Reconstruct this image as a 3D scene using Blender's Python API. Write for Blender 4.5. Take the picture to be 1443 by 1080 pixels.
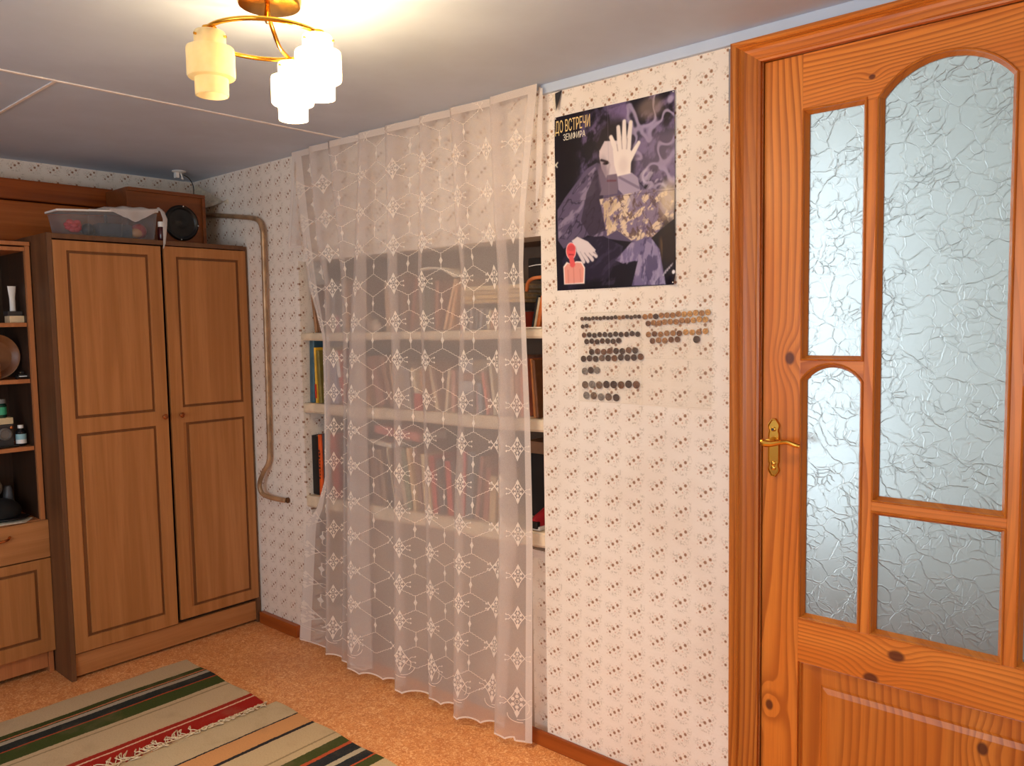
import bpy, bmesh, math, random
import numpy as np
from mathutils import Vector, Matrix

for _o in list(bpy.data.objects):
    bpy.data.objects.remove(_o)
random.seed(7)
scene = bpy.context.scene
COL = scene.collection

# ------------------------------------------------------------------ camera, world, lights, exposure
cam_d = bpy.data.cameras.new('camera')
cam = bpy.data.objects.new('camera', cam_d)
COL.objects.link(cam)
cam_d.sensor_width = 36.0
cam_d.lens = 28.063
cam_d.clip_start = 0.02
yaw, pitch, roll = math.radians(131.293), math.radians(-4.1538), math.radians(-0.9556)
d = Vector((math.cos(pitch) * math.cos(yaw), math.cos(pitch) * math.sin(yaw), math.sin(pitch)))
r0 = d.cross(Vector((0, 0, 1))).normalized()
u0 = r0.cross(d)
r = r0 * math.cos(roll) + u0 * math.sin(roll)
u = -r0 * math.sin(roll) + u0 * math.cos(roll)
m = Matrix((r, u, -d)).transposed().to_4x4()
m.translation = Vector((3.811, -1.950, 1.373))
cam.matrix_world = m
scene.camera = cam

world = bpy.data.worlds.new('daylight sky')
scene.world = world
world.use_nodes = True
bg = world.node_tree.nodes['Background']
bg.inputs[0].default_value = (0.80, 0.93, 1.0, 1)
bg.inputs[1].default_value = 1.6


def area_light(name, loc, rot, sx, sy, power, color):
    l = bpy.data.lights.new(name, 'AREA')
    l.shape = 'RECTANGLE'
    l.size, l.size_y = sx, sy
    l.energy = power
    l.color = color
    o = bpy.data.objects.new(name, l)
    o.location = loc
    o.rotation_euler = rot
    COL.objects.link(o)
    return o


# daylight through the room's own window (behind the camera) and through the window of the next room
area_light('daylight_room_window', (3.2, -3.66, 1.25), (math.radians(90), 0, 0), 2.6, 1.25, 36, (0.80, 0.91, 1.0))
area_light('daylight_next_room', (1.93, 1.30, 1.25), (0, math.radians(-90), 0), 2.0, 1.1, 13.5, (0.90, 0.975, 1.0))

BULB_POWER = 168.0
BULB_COLOR = (1.0, 0.70, 0.38)

vs = scene.view_settings
scene.display_settings.display_device = 'sRGB'
vs.view_transform = 'Standard'
vs.look = 'None'
vs.gamma = 1.0
vs.use_curve_mapping = False
vs.exposure = 0.0
scene.cycles.max_bounces = 10
scene.cycles.diffuse_bounces = 5
scene.cycles.transparent_max_bounces = 32
scene.cycles.caustics_reflective = False
scene.cycles.sample_clamp_indirect = 8.0

# ------------------------------------------------------------------ helpers
WM = {}


def lin(c):
    out = []
    for v in c[:3]:
        v = v / 255.0
        out.append(v / 12.92 if v <= 0.04045 else ((v + 0.055) / 1.055) ** 2.4)
    return (*out, 1.0)


def props(o, label=None, cat=None, group=None, kind=None):
    if label: o['label'] = label
    if cat: o['category'] = cat
    if group: o['group'] = group
    if kind: o['kind'] = kind
    return o


def link(o, parent=None, local=None):
    COL.objects.link(o)
    if parent is not None:
        o.parent = parent
    base = WM.get(parent.name, Matrix()) if parent is not None else Matrix()
    if local is not None:
        o.matrix_local = local
    WM[o.name] = base @ (local if local is not None else Matrix())
    return o


def empty(name, loc, label=None, cat=None, group=None, kind=None, rot=None):
    o = bpy.data.objects.new(name, None)
    o.empty_display_size = 0.05
    mt = Matrix.Translation(Vector(loc))
    if rot is not None:
        mt = mt @ rot
    COL.objects.link(o)
    o.matrix_world = mt
    WM[o.name] = mt
    return props(o, label, cat, group, kind)


def obj(name, bm, mat, parent=None, smooth=False, local=False, label=None, cat=None, group=None, kind=None, origin=None):
    """Link a bmesh as one object. Vertices are given in world space unless local is set."""
    me = bpy.data.meshes.new(name)
    if isinstance(bm, bmesh.types.BMesh):
        if origin is None and parent is None and not local:
            xs = [v.co for v in bm.verts]
            origin = Vector((sum(v.x for v in xs) / len(xs), sum(v.y for v in xs) / len(xs), min(v.z for v in xs)))
        loc_m = Matrix()
        if parent is not None and not local:
            bm.transform(WM[parent.name].inverted())
        elif origin is not None and not local:
            loc_m = Matrix.Translation(origin)
            bm.transform(loc_m.inverted())
        bmesh.ops.recalc_face_normals(bm, faces=bm.faces)
        bm.to_mesh(me)
        bm.free()
    else:
        me = bm
        loc_m = Matrix()
    if smooth:
        for p in me.polygons:
            p.use_smooth = True
        if smooth == 'auto':
            me.set_sharp_from_angle(angle=math.radians(35))
    if mat is not None and not me.materials:
        me.materials.append(mat)
    o = bpy.data.objects.new(name, me)
    COL.objects.link(o)
    if parent is not None:
        o.parent = parent
        WM[o.name] = WM[parent.name].copy()
    else:
        o.matrix_world = loc_m
        WM[o.name] = loc_m.copy()
    return props(o, label, cat, group, kind)


def mesh_obj(name, verts, faces, mat, parent=None, smooth=False, **k):
    bm = bmesh.new()
    vs_ = [bm.verts.new(v) for v in verts]
    for f in faces:
        try:
            bm.faces.new([vs_[i] for i in f])
        except ValueError:
            pass
    return obj(name, bm, mat, parent, smooth, **k)


def BM():
    return bmesh.new()


def box(bm, x0, x1, y0, y1, z0, z1, bev=0.0, mat4=None):
    x0, x1 = min(x0, x1), max(x0, x1)
    y0, y1 = min(y0, y1), max(y0, y1)
    z0, z1 = min(z0, z1), max(z0, z1)
    t = bmesh.new()
    bmesh.ops.create_cube(t, size=1.0)
    t.transform(Matrix.Translation(((x0 + x1) / 2, (y0 + y1) / 2, (z0 + z1) / 2)) @ Matrix.Diagonal((x1 - x0, y1 - y0, z1 - z0, 1)))
    if bev > 0:
        bev = min(bev, 0.45 * min(x1 - x0, y1 - y0, z1 - z0))
        bmesh.ops.bevel(t, geom=list(t.edges), offset=bev, segments=2, affect='EDGES', profile=0.7)
    if mat4 is not None:
        t.transform(mat4)
    join(bm, t)
    return bm


def join(bm, t):
    me = bpy.data.meshes.new('tmp')
    t.to_mesh(me)
    t.free()
    bm.from_mesh(me)
    bpy.data.meshes.remove(me)


def prism_xz(bm, pts, y0, y1):
    """Extrude a polygon given in (x, z) between two y planes."""
    n = len(pts)
    a = [bm.verts.new((p[0], y0, p[1])) for p in pts]
    b = [bm.verts.new((p[0], y1, p[1])) for p in pts]
    bm.faces.new(a)
    bm.faces.new(list(reversed(b)))
    for i in range(n):
        j = (i + 1) % n
        bm.faces.new((a[i], b[i], b[j], a[j]))
    return bm


def lathe(bm, prof, seg=24, mat4=None, closed=False):
    rings = []
    for (rr, z) in prof:
        if rr < 1e-6:
            rings.append([bm.verts.new((0, 0, z))])
        else:
            rings.append([bm.verts.new((rr * math.cos(2 * math.pi * i / seg), rr * math.sin(2 * math.pi * i / seg), z)) for i in range(seg)])
    n = len(rings)
    for k in range(n if closed else n - 1):
        A, B = rings[k], rings[(k + 1) % n]
        for i in range(seg):
            j = (i + 1) % seg
            if len(A) == 1 and len(B) == 1:
                continue
            if len(A) == 1:
                bm.faces.new((A[0], B[i], B[j]))
            elif len(B) == 1:
                bm.faces.new((A[i], B[0], A[j]))
            else:
                bm.faces.new((A[i], B[i], B[j], A[j]))
    if mat4 is not None:
        allv = [v for rg in rings for v in rg]
        bmesh.ops.transform(bm, matrix=mat4, verts=allv)
    return bm


def tube(bm, pts, rad, seg=8, cap=True):
    pts = [Vector(p) for p in pts]
    n = len(pts)
    rads = rad if isinstance(rad, (list, tuple)) else [rad] * n
    rings = []
    prev = None
    for i, p in enumerate(pts):
        t = (pts[min(i + 1, n - 1)] - pts[max(i - 1, 0)])
        if t.length < 1e-9:
            t = Vector((0, 0, 1))
        t.normalize()
        if prev is None:
            a = Vector((0, 0, 1)) if abs(t.z) < 0.9 else Vector((1, 0, 0))
            nrm = t.cross(a).normalized()
        else:
            nrm = (prev - t * prev.dot(t))
            nrm = nrm.normalized() if nrm.length > 1e-6 else t.orthogonal().normalized()
        prev = nrm
        b = t.cross(nrm)
        rings.append([bm.verts.new(p + (nrm * math.cos(2 * math.pi * k / seg) + b * math.sin(2 * math.pi * k / seg)) * rads[i]) for k in range(seg)])
    for i in range(n - 1):
        for k in range(seg):
            q = (k + 1) % seg
            bm.faces.new((rings[i][k], rings[i][q], rings[i + 1][q], rings[i + 1][k]))
    if cap and seg > 2:
        bm.faces.new(list(reversed(rings[0])))
        bm.faces.new(rings[-1])
    return bm


def catmull(pts, sub=8):
    P = [Vector(p) for p in pts]
    out = []
    for i in range(len(P) - 1):
        p0, p1, p2, p3 = P[max(i - 1, 0)], P[i], P[i + 1], P[min(i + 2, len(P) - 1)]
        for k in range(sub):
            t = k / sub
            out.append(0.5 * ((2 * p1) + (p2 - p0) * t + (2 * p0 - 5 * p1 + 4 * p2 - p3) * t * t + (3 * p1 - p0 - 3 * p2 + p3) * t ** 3))
    out.append(P[-1])
    return out


def sphere(bm, c, rad, seg=12, sx=1, sy=1, sz=1):
    t = bmesh.new()
    bmesh.ops.create_uvsphere(t, u_segments=seg, v_segments=max(6, seg // 2), radius=rad)
    t.transform(Matrix.Translation(c) @ Matrix.Diagonal((sx, sy, sz, 1)))
    join(bm, t)
    return bm


# ------------------------------------------------------------------ material helpers
class NB:
    """Small node builder: sockets in, sockets out."""

    def __init__(self, name):
        self.mat = bpy.data.materials.new(name)
        self.mat.use_nodes = True
        self.nt = self.mat.node_tree
        self.N = self.nt.nodes
        self.bsdf = self.N['Principled BSDF']
        self.out = self.N['Material Output']
        self._pos = None

    def setin(self, sock, v):
        if isinstance(v, bpy.types.NodeSocket):
            self.nt.links.new(v, sock)
        elif v is not None:
            if sock.type == 'RGBA' and len(v) == 3:
                v = (*v, 1)
            sock.default_value = v

    def m(self, op, a, b=None, c=None, clamp=False):
        n = self.N.new('ShaderNodeMath')
        n.operation = op
        n.use_clamp = clamp
        self.setin(n.inputs[0], a)
        if b is not None: self.setin(n.inputs[1], b)
        if c is not None: self.setin(n.inputs[2], c)
        return n.outputs[0]

    def add(self, a, b): return self.m('ADD', a, b)
    def sub(self, a, b): return self.m('SUBTRACT', a, b)
    def mul(self, a, b): return self.m('MULTIPLY', a, b)

    def pos(self):
        if self._pos is None:
            g = self.N.new('ShaderNodeNewGeometry')
            s = self.N.new('ShaderNodeSeparateXYZ')
            self.nt.links.new(g.outputs['Position'], s.inputs[0])
            self._pos = s.outputs
        return self._pos

    def objpos(self):
        g = self.N.new('ShaderNodeTexCoord')
        s = self.N.new('ShaderNodeSeparateXYZ')
        self.nt.links.new(g.outputs['Object'], s.inputs[0])
        return s.outputs

    def xyz(self, x, y, z):
        n = self.N.new('ShaderNodeCombineXYZ')
        for i, v in enumerate((x, y, z)):
            self.setin(n.inputs[i], v)
        return n.outputs[0]

    def noise(self, vec, scale=1.0, detail=2.0, rough=0.5, dist=0.0):
        n = self.N.new('ShaderNodeTexNoise')
        self.setin(n.inputs['Vector'], vec)
        n.inputs['Scale'].default_value = scale
        n.inputs['Detail'].default_value = detail
        n.inputs['Roughness'].default_value = rough
        n.inputs['Distortion'].default_value = dist
        return n.outputs[0]

    def voronoi(self, vec, scale, feature='F1', rnd=1.0):
        n = self.N.new('ShaderNodeTexVoronoi')
        n.feature = feature
        self.setin(n.inputs['Vector'], vec)
        n.inputs['Scale'].default_value = scale
        n.inputs['Randomness'].default_value = rnd
        return n.outputs

    def ss(self, v, lo, hi, o0=0.0, o1=1.0):
        n = self.N.new('ShaderNodeMapRange')
        n.interpolation_type = 'SMOOTHSTEP'
        self.setin(n.inputs[0], v)
        for i, q in enumerate((lo, hi, o0, o1)):
            self.setin(n.inputs[1 + i], q)
        return n.outputs[0]

    def mix(self, f, a, b):
        n = self.N.new('ShaderNodeMix')
        n.data_type = 'RGBA'
        self.setin(n.inputs[0], f)
        self.setin(n.inputs[6], a)
        self.setin(n.inputs[7], b)
        return n.outputs[2]

    def ramp(self, f, stops, const=False):
        n = self.N.new('ShaderNodeValToRGB')
        cr = n.color_ramp
        cr.interpolation = 'CONSTANT' if const else 'LINEAR'
        while len(cr.elements) < len(stops):
            cr.elements.new(0.5)
        for e, (p, c) in zip(cr.elements, stops):
            e.position = p
            e.color = c if len(c) == 4 else (*c, 1)
        self.setin(n.inputs[0], f)
        return n.outputs[0]

    def bump(self, h, strength=0.3, dist=0.01):
        n = self.N.new('ShaderNodeBump')
        n.inputs['Strength'].default_value = strength
        n.inputs['Distance'].default_value = dist
        self.setin(n.inputs['Height'], h)
        self.nt.links.new(n.outputs[0], self.bsdf.inputs['Normal'])
        return n.outputs[0]

    def P(self, **k):
        names = dict(color='Base Color', rough='Roughness', metal='Metallic', spec='Specular IOR Level', trans='Transmission Weight', ior='IOR', coat='Coat Weight', alpha='Alpha', sheen='Sheen Weight', emit='Emission Color', estr='Emission Strength', coatr='Coat Roughness')
        for a, v in k.items():
            self.setin(self.bsdf.inputs[names[a]], v)
        return self.mat


def simple(name, c, rough=0.5, metal=0.0, var=0.06, scale=25.0, **k):
    b = NB(name)
    p = b.objpos()
    n = b.noise(b.xyz(p[0], p[1], p[2]), scale, 3)
    col = lin(c)
    f = b.ss(n, 0.3, 0.7)
    lo = tuple(v * (1 - var * 2) for v in col[:3])
    hi = tuple(min(1, v * (1 + var)) for v in col[:3])
    return b.P(color=b.mix(f, lo, hi), rough=rough, metal=metal, **k)


def wallpaper(name, axis, a0):
    b = NB(name)
    p = b.pos()
    A, Z = p[axis], p[2]
    PX, PZ = 0.0757, 0.0648
    warp = b.noise(b.xyz(p[0], p[1], p[2]), 3.0, 1)
    A = b.add(A, b.mul(b.sub(warp, 0.5), 0.008))
    fx = b.mul(b.sub(b.m('FRACT', b.m('DIVIDE', b.sub(A, a0 - PX / 2), PX)), 0.5), PX)
    fz = b.mul(b.sub(b.m('FRACT', b.m('DIVIDE', b.sub(Z, 0.976 - PZ / 2), PZ)), 0.5), PZ)
    fine = b.noise(b.xyz(b.mul(A, 1.0), 0.0, Z), 420.0, 2)
    wob = b.mul(b.sub(fine, 0.5), 0.004)

    def dot(x, z, r_, soft=0.3, sx=1.0, sz=1.0):
        dx = b.mul(b.sub(fx, x), 1 / sx)
        dz = b.mul(b.sub(fz, z), 1 / sz)
        dd = b.m('SQRT', b.add(b.mul(dx, dx), b.mul(dz, dz)))
        return b.ss(b.add(dd, wob), r_ * (1 - soft), r_ * (1 + soft), 1.0, 0.0)

    def maxi(*s):
        o = s[0]
        for q in s[1:]:
            o = b.m('MAXIMUM', o, q)
        return o

    flowers = maxi(dot(-0.0140, -0.0120, 0.0040), dot(0, 0, 0.0050), dot(0.0150, 0.0105, 0.0048))
    hearts = maxi(dot(-0.0140, -0.0120, 0.0018), dot(0, 0, 0.0022), dot(0.0150, 0.0105, 0.0022))
    specks = maxi(dot(-0.021, -0.006, 0.0022), dot(0.006, -0.010, 0.0024), dot(0.021, 0.001, 0.0022), dot(-0.006, 0.008, 0.0022), dot(0.009, 0.017, 0.002), dot(-0.024, -0.017, 0.0018))
    leaf_n = b.noise(b.xyz(A, 0.0, Z), 170.0, 2, 0.6)
    leaf_m = maxi(dot(-0.015, 0.004, 0.013, 0.6, 1.2, 0.8), dot(0.027, 0.024, 0.014, 0.6, 0.5, 1.5), dot(0.018, -0.006, 0.009, 0.6), dot(0.004, -0.022, 0.008, 0.6, 2.2, 0.7))
    leaves = b.mul(leaf_m, b.ss(leaf_n, 0.47, 0.60))
    # age: faint yellowed clouds and grime
    cloud = b.noise(b.xyz(p[0], p[1], p[2]), 2.2, 4, 0.6)
    base = b.mix(b.ss(cloud, 0.35, 0.7), lin((240, 230, 219)), lin((231, 217, 203)))
    col = b.mix(b.mul(leaves, 0.55), base, lin((178, 164, 146)))
    col = b.mix(b.mul(specks, 0.55), col, lin((205, 150, 120)))
    col = b.mix(b.mul(flowers, 0.9), col, lin((158, 114, 82)))
    col = b.mix(b.mul(hearts, 0.5), col, lin((110, 70, 52)))
    b.bump(b.noise(b.xyz(p[0], p[1], p[2]), 60, 2), 0.12, 0.01)
    return b.P(color=col, rough=0.7, spec=0.25)


def pine(name, along, knots=(), tint=1.0, seed=0.0, freq=70.0, con=1.0):
    """Varnished knotty pine; along = 2 for vertical grain, 0 for horizontal; knots in world (x, z, radius)."""
    b = NB(name)
    p = b.pos()
    X, Y, Z = p[0], p[1], p[2]
    L, A = (Z, b.add(X, Y)) if along == 2 else (X, b.add(Z, Y))
    big = b.noise(b.xyz(b.add(b.mul(A, 4.5), seed), b.mul(L, 0.62), seed * 1.7), 1.0, 1.5, 0.45)
    jit = b.noise(b.xyz(b.mul(A, 40.0), b.mul(L, 3.0), seed), 1.0, 2)
    f = b.add(b.add(A, b.mul(big, 0.24)), b.mul(jit, 0.006))
    dark = None
    for (kx, kz, kr) in knots:
        dx, dz = b.sub(X, kx), b.sub(Z, kz)
        if along == 2:
            dz = b.mul(dz, 0.72)
        else:
            dx = b.mul(dx, 0.72)
        dd = b.m('SQRT', b.add(b.mul(dx, dx), b.mul(dz, dz)))
        w = b.m('EXPONENT', b.mul(b.mul(dd, dd), -1.0 / (kr * 3.0) ** 2))
        f = b.add(f, b.mul(w, kr * 2.6))
        core = b.ss(dd, kr * 0.62, kr * 1.15, 1.0, 0.0)
        dark = core if dark is None else b.m('MAXIMUM', dark, core)
    ring = b.m('FRACT', b.mul(f, freq))
    line = b.mul(b.ss(ring, 0.30, 0.90), b.ss(ring, 0.90, 1.0, 1.0, 0.0))
    fibre = b.noise(b.xyz(b.mul(A, 300.0), b.mul(L, 6.0), seed), 1.0, 2)
    tone = b.noise(b.xyz(b.mul(A, 14.0), b.mul(L, 1.2), seed + 3), 1.0, 2)
    t = lambda c: lin(tuple(min(255, v * tint) for v in c))
    light = b.mix(b.ss(tone, 0.3, 0.7), t((226, 138, 54)), t((212, 118, 38)))
    patch = b.noise(b.xyz(b.mul(A, 5.0), b.mul(L, 0.8), seed + 9), 1.0, 2)
    col = b.mix(b.mul(line, b.ss(patch, 0.3, 0.7, 0.34 * con, 0.78 * con)), light, t((158, 74, 16)))
    col = b.mix(b.mul(b.ss(fibre, 0.45, 0.75), 0.22), col, t((168, 78, 24)))
    if dark is not None:
        col = b.mix(b.mul(dark, 0.88), col, t((78, 28, 12)))
    b.bump(fibre, 0.05, 0.002)
    return b.P(color=col, rough=0.36, spec=0.35, coat=0.08, coatr=0.2)


def laminate(name, along, c0, c1, rough=0.42, seed=0.0):
    b = NB(name)
    p = b.pos()
    if along == 2:
        L, A = p[2], b.add(p[1], p[0])
    elif along == 1:
        L, A = p[1], b.add(p[2], p[0])
    else:
        L, A = p[0], b.add(p[1], p[2])
    n1 = b.noise(b.xyz(b.mul(A, 26.0), b.mul(L, 1.1), seed), 1.0, 3, 0.55, 0.4)
    n2 = b.noise(b.xyz(b.mul(A, 190.0), b.mul(L, 7.0), seed + 5), 1.0, 2)
    col = b.mix(b.ss(n1, 0.3, 0.7), lin(c0), lin(c1))
    dk = tuple(v * 0.62 for v in lin(c0)[:3])
    col = b.mix(b.mul(b.ss(n2, 0.5, 0.8), 0.45), col, dk)
    return b.P(color=col, rough=rough, spec=0.4)


M = {}
M['wall_x'] = wallpaper('floral_wallpaper', 0, 2.336)
M['wall_y'] = wallpaper('floral_wallpaper_far', 1, -0.3)
M['lam'] = laminate('brown_laminate', 2, (184, 124, 72), (164, 106, 56))
M['groove'] = laminate('dark_routed_groove', 2, (124, 76, 38), (108, 64, 30), 0.5)
M['lam_h'] = laminate('brown_laminate_cross', 1, (188, 128, 78), (168, 110, 62))
M['lam_dark'] = laminate('dark_brown_laminate', 2, (114, 76, 48), (96, 62, 38), 0.45)
M['lam_edge'] = laminate('light_laminate_edge', 2, (192, 124, 76), (174, 108, 64))
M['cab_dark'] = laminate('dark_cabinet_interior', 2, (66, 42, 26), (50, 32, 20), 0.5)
M['veneer'] = laminate('old_polished_veneer', 1, (150, 74, 26), (112, 50, 16), 0.22, 2.0)
M['veneer_gold'] = laminate('old_polished_panel', 1, (178, 96, 36), (150, 72, 22), 0.25, 4.0)
M['speaker_wood'] = laminate('speaker_veneer', 1, (132, 72, 32), (108, 56, 24), 0.35, 6.0)
M['black'] = simple('black_plastic', (16, 15, 16), 0.4)
M['dark'] = simple('dark_grey', (48, 46, 48), 0.5)
M['white'] = simple('white_plastic', (236, 234, 230), 0.4, var=0.02)
M['paper'] = simple('old_paper', (232, 220, 198), 0.8, var=0.08, scale=60)
M['brass'] = simple('polished_brass', (214, 160, 70), 0.22, 1.0, var=0.03)
M['gold'] = simple('gold_plating', (232, 172, 64), 0.16, 1.0, var=0.03)
M['copper'] = simple('copper_knob', (205, 130, 80), 0.2, 1.0, var=0.03)
M['pipe'] = simple('painted_pipe', (176, 142, 108), 0.35, 0.35, var=0.18, scale=14)
M['red'] = simple('red_foil', (226, 36, 40), 0.25)
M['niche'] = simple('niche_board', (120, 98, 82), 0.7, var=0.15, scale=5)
M['niche_low'] = simple('dusty_plaster', (176, 154, 136), 0.85, var=0.14, scale=4)
M['shelf'] = simple('cream_painted_board', (226, 206, 178), 0.6, var=0.09, scale=16)

# linoleum with cork flecks
b = NB('cork_linoleum')
p = b.pos()
v2 = b.xyz(p[0], p[1], 0.0)
n1 = b.noise(v2, 62.0, 2, 0.55, 2.6)
n2 = b.noise(v2, 30.0, 2, 0.5, 0.8)
n3 = b.noise(v2, 3.0, 3)
c = b.mix(b.ss(n2, 0.35, 0.65), lin((230, 156, 94)), lin((216, 138, 78)))
c = b.mix(b.mul(b.ss(n1, 0.54, 0.61), 0.8), c, lin((250, 204, 150)))
c = b.mix(b.mul(b.ss(n1, 0.46, 0.38), 0.6), c, lin((190, 108, 54)))
c = b.mix(b.mul(b.ss(n3, 0.4, 0.75), 0.22), c, lin((176, 108, 60)))
b.bump(n1, 0.06, 0.003)
M['floor'] = b.P(color=c, rough=0.42, spec=0.4)

# painted ceiling board
b = NB('grey_white_ceiling_paint')
p = b.pos()
n1 = b.noise(b.xyz(p[0], p[1], 0.0), 2.5, 4, 0.6)
M['ceiling'] = b.P(color=b.mix(b.ss(n1, 0.3, 0.7), lin((194, 210, 232)), lin((184, 199, 220))), rough=0.6)
M['ceil_strip'] = simple('white_strip_paint', (236, 228, 224), 0.5, var=0.05)

# voile
def sheer(name, opac, c):
    b = NB(name)
    p = b.objpos()
    weave = b.noise(b.xyz(b.mul(p[0], 1.0), p[1], p[2]), 700.0, 1)
    nt = b.nt
    tr = b.N.new('ShaderNodeBsdfTransparent')
    df = b.N.new('ShaderNodeBsdfDiffuse')
    tl = b.N.new('ShaderNodeBsdfTranslucent')
    df.inputs[0].default_value = lin(c)
    tl.inputs[0].default_value = lin(c)
    m1 = b.N.new('ShaderNodeMixShader')
    m1.inputs[0].default_value = 0.35
    nt.links.new(df.outputs[0], m1.inputs[1])
    nt.links.new(tl.outputs[0], m1.inputs[2])
    m2 = b.N.new('ShaderNodeMixShader')
    nt.links.new(b.ss(weave, 0.3, 0.7, opac - 0.06, opac + 0.06), m2.inputs[0])
    nt.links.new(tr.outputs[0], m2.inputs[1])
    nt.links.new(m1.outputs[0], m2.inputs[2])
    nt.links.new(m2.outputs[0], b.out.inputs[0])
    return b.mat

M['voile'] = sheer('white_voile', 0.40, (238, 226, 220))
M['voile_hem'] = sheer('doubled_voile_hem', 0.8, (246, 236, 228))
M['thread'] = sheer('white_embroidery_thread', 0.92, (255, 246, 236))
M['frost'] = None
# frosted lamp glass: lets light out, glows when a bulb burns inside
b = NB('frosted_lamp_glass')
tr = b.N.new('ShaderNodeBsdfTransparent')
df = b.N.new('ShaderNodeBsdfDiffuse')
tl = b.N.new('ShaderNodeBsdfTranslucent')
nz = b.objpos()
tint = b.mix(b.ss(b.noise(b.xyz(nz[0], nz[1], nz[2]), 40, 2), 0.3, 0.7), lin((250, 240, 205)), lin((246, 232, 190)))
for s in (df, tl):
    b.nt.links.new(tint, s.inputs[0])
m1 = b.N.new('ShaderNodeMixShader'); m1.inputs[0].default_value = 0.55
b.nt.links.new(df.outputs[0], m1.inputs[1]); b.nt.links.new(tl.outputs[0], m1.inputs[2])
m2 = b.N.new('ShaderNodeMixShader'); m2.inputs[0].default_value = 0.60
b.nt.links.new(tr.outputs[0], m2.inputs[1]); b.nt.links.new(m1.outputs[0], m2.inputs[2])
b.nt.links.new(m2.outputs[0], b.out.inputs[0])
M['frost'] = b.mat
b = NB('lit_bulb')
M['bulb'] = b.P(color=(1, 0.9, 0.7), emit=(1.0, 0.78, 0.45), estr=30.0)
M['bulb_off'] = simple('unlit_frosted_bulb', (240, 236, 220), 0.4)

# ice-crackle glass
b = NB('ice_crackle_glass')
p = b.pos()
wn = b.N.new('ShaderNodeTexNoise'); wn.inputs['Scale'].default_value = 16.0; wn.inputs['Detail'].default_value = 3.0
b.setin(wn.inputs['Vector'], b.xyz(p[0], 0.0, p[2]))
vm = b.N.new('ShaderNodeVectorMath'); vm.operation = 'MULTIPLY_ADD'
b.setin(vm.inputs[0], wn.outputs['Color']); vm.inputs[1].default_value = (0.06, 0.0, 0.06)
b.setin(vm.inputs[2], b.xyz(p[0], 0.0, p[2]))
e1 = b.voronoi(vm.outputs[0], 42.0, 'DISTANCE_TO_EDGE')[0]
e2 = b.voronoi(vm.outputs[0], 20.0, 'DISTANCE_TO_EDGE')[0]
gate = b.ss(b.noise(b.xyz(p[0], 0.0, p[2]), 14.0, 2), 0.42, 0.6)
ridge = b.add(b.mul(b.ss(e1, 0.0, 0.09, 1.0, 0.0), gate), b.mul(b.ss(e2, 0.0, 0.05, 1.0, 0.0), 0.8))
fine = b.noise(b.xyz(p[0], 0.0, p[2]), 90.0, 2)
b.bump(b.add(ridge, b.mul(fine, 0.18)), 0.55, 0.0035)
M['glass'] = b.P(color=(0.92, 0.965, 0.97), rough=0.42, trans=1.0, ior=1.45)
# thin clear plastic
def clear(name, op, c, rough=0.08):
    b = NB(name)
    tr = b.N.new('ShaderNodeBsdfTransparent')
    tr.inputs[0].default_value = lin(c)
    p = b.objpos()
    n = b.noise(b.xyz(p[0], p[1], p[2]), 30, 2)
    b.P(color=lin(c), rough=rough, spec=0.6)
    m = b.N.new('ShaderNodeMixShader')
    b.nt.links.new(b.ss(n, 0.2, 0.8, op * 0.8, op * 1.2), m.inputs[0])
    b.nt.links.new(tr.outputs[0], m.inputs[1])
    b.nt.links.new(b.bsdf.outputs[0], m.inputs[2])
    b.nt.links.new(m.outputs[0], b.out.inputs[0])
    return b.mat

M['clear'] = clear('clear_plastic_sheet', 0.06, (252, 250, 247))
M['tub'] = clear('clear_plastic_tub', 0.13, (226, 230, 236))
# ------------------------------------------------------------------ room shell
def S(name, bm, mat, label, cat, parent=None, **k):
    return obj(name, bm, mat, parent, label=label if parent is None else None, cat=cat if parent is None else None, kind='structure', **k)


S('floor', box(BM(), -0.1, 5.3, -3.7, 0.30, -0.06, 0.0), M['floor'], 'orange cork-patterned linoleum floor of the room', 'floor', origin=(2, -1.5, 0))
S('wall_left', box(BM(), -0.12, 0.0, -3.7, 0.15, 0, 2.13), M['wall_y'], 'far wall with floral wallpaper behind the wardrobe', 'wall', origin=(0, -1.5, 0))
bm = BM()
box(bm, 0.0, 0.915, 0.025, 0.14, 0, 2.13)
box(bm, 0.915, 2.228, 0.025, 0.14, 1.652, 2.13)
wr = S('wall_right', bm, M['wall_x'], 'floral wallpapered wall with the curtained niche and the pine door', 'wall', origin=(1.5, 0, 0))
bm = BM()
box(bm, 2.228, 2.946, 0.0, 0.14, 0, 2.13)
box(bm, 2.946, 3.766, 0.0, 0.14, 2.016, 2.13)
box(bm, 3.766, 5.3, 0.0, 0.14, 0, 2.13)
box(bm, 2.135, 2.228, 0.045, 0.14, 0, 0.63)
S('wall_section', bm, M['wall_x'], None, None, wr)
bm = BM()
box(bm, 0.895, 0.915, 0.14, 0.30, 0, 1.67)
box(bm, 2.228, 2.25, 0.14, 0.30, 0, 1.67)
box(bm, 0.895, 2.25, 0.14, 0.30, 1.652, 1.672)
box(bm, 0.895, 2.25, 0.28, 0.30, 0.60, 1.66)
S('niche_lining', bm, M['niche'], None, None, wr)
S('niche_lower_panel', box(BM(), 0.915, 2.135, 0.062, 0.08, 0, 0.63), M['niche_low'], None, None, wr)
# plaster reveal of the niche on the left, papered
S('niche_reveal', box(BM(), 0.905, 0.9165, 0.0, 0.14, 0.63, 1.655), M['wall_y'], None, None, wr)
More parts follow.
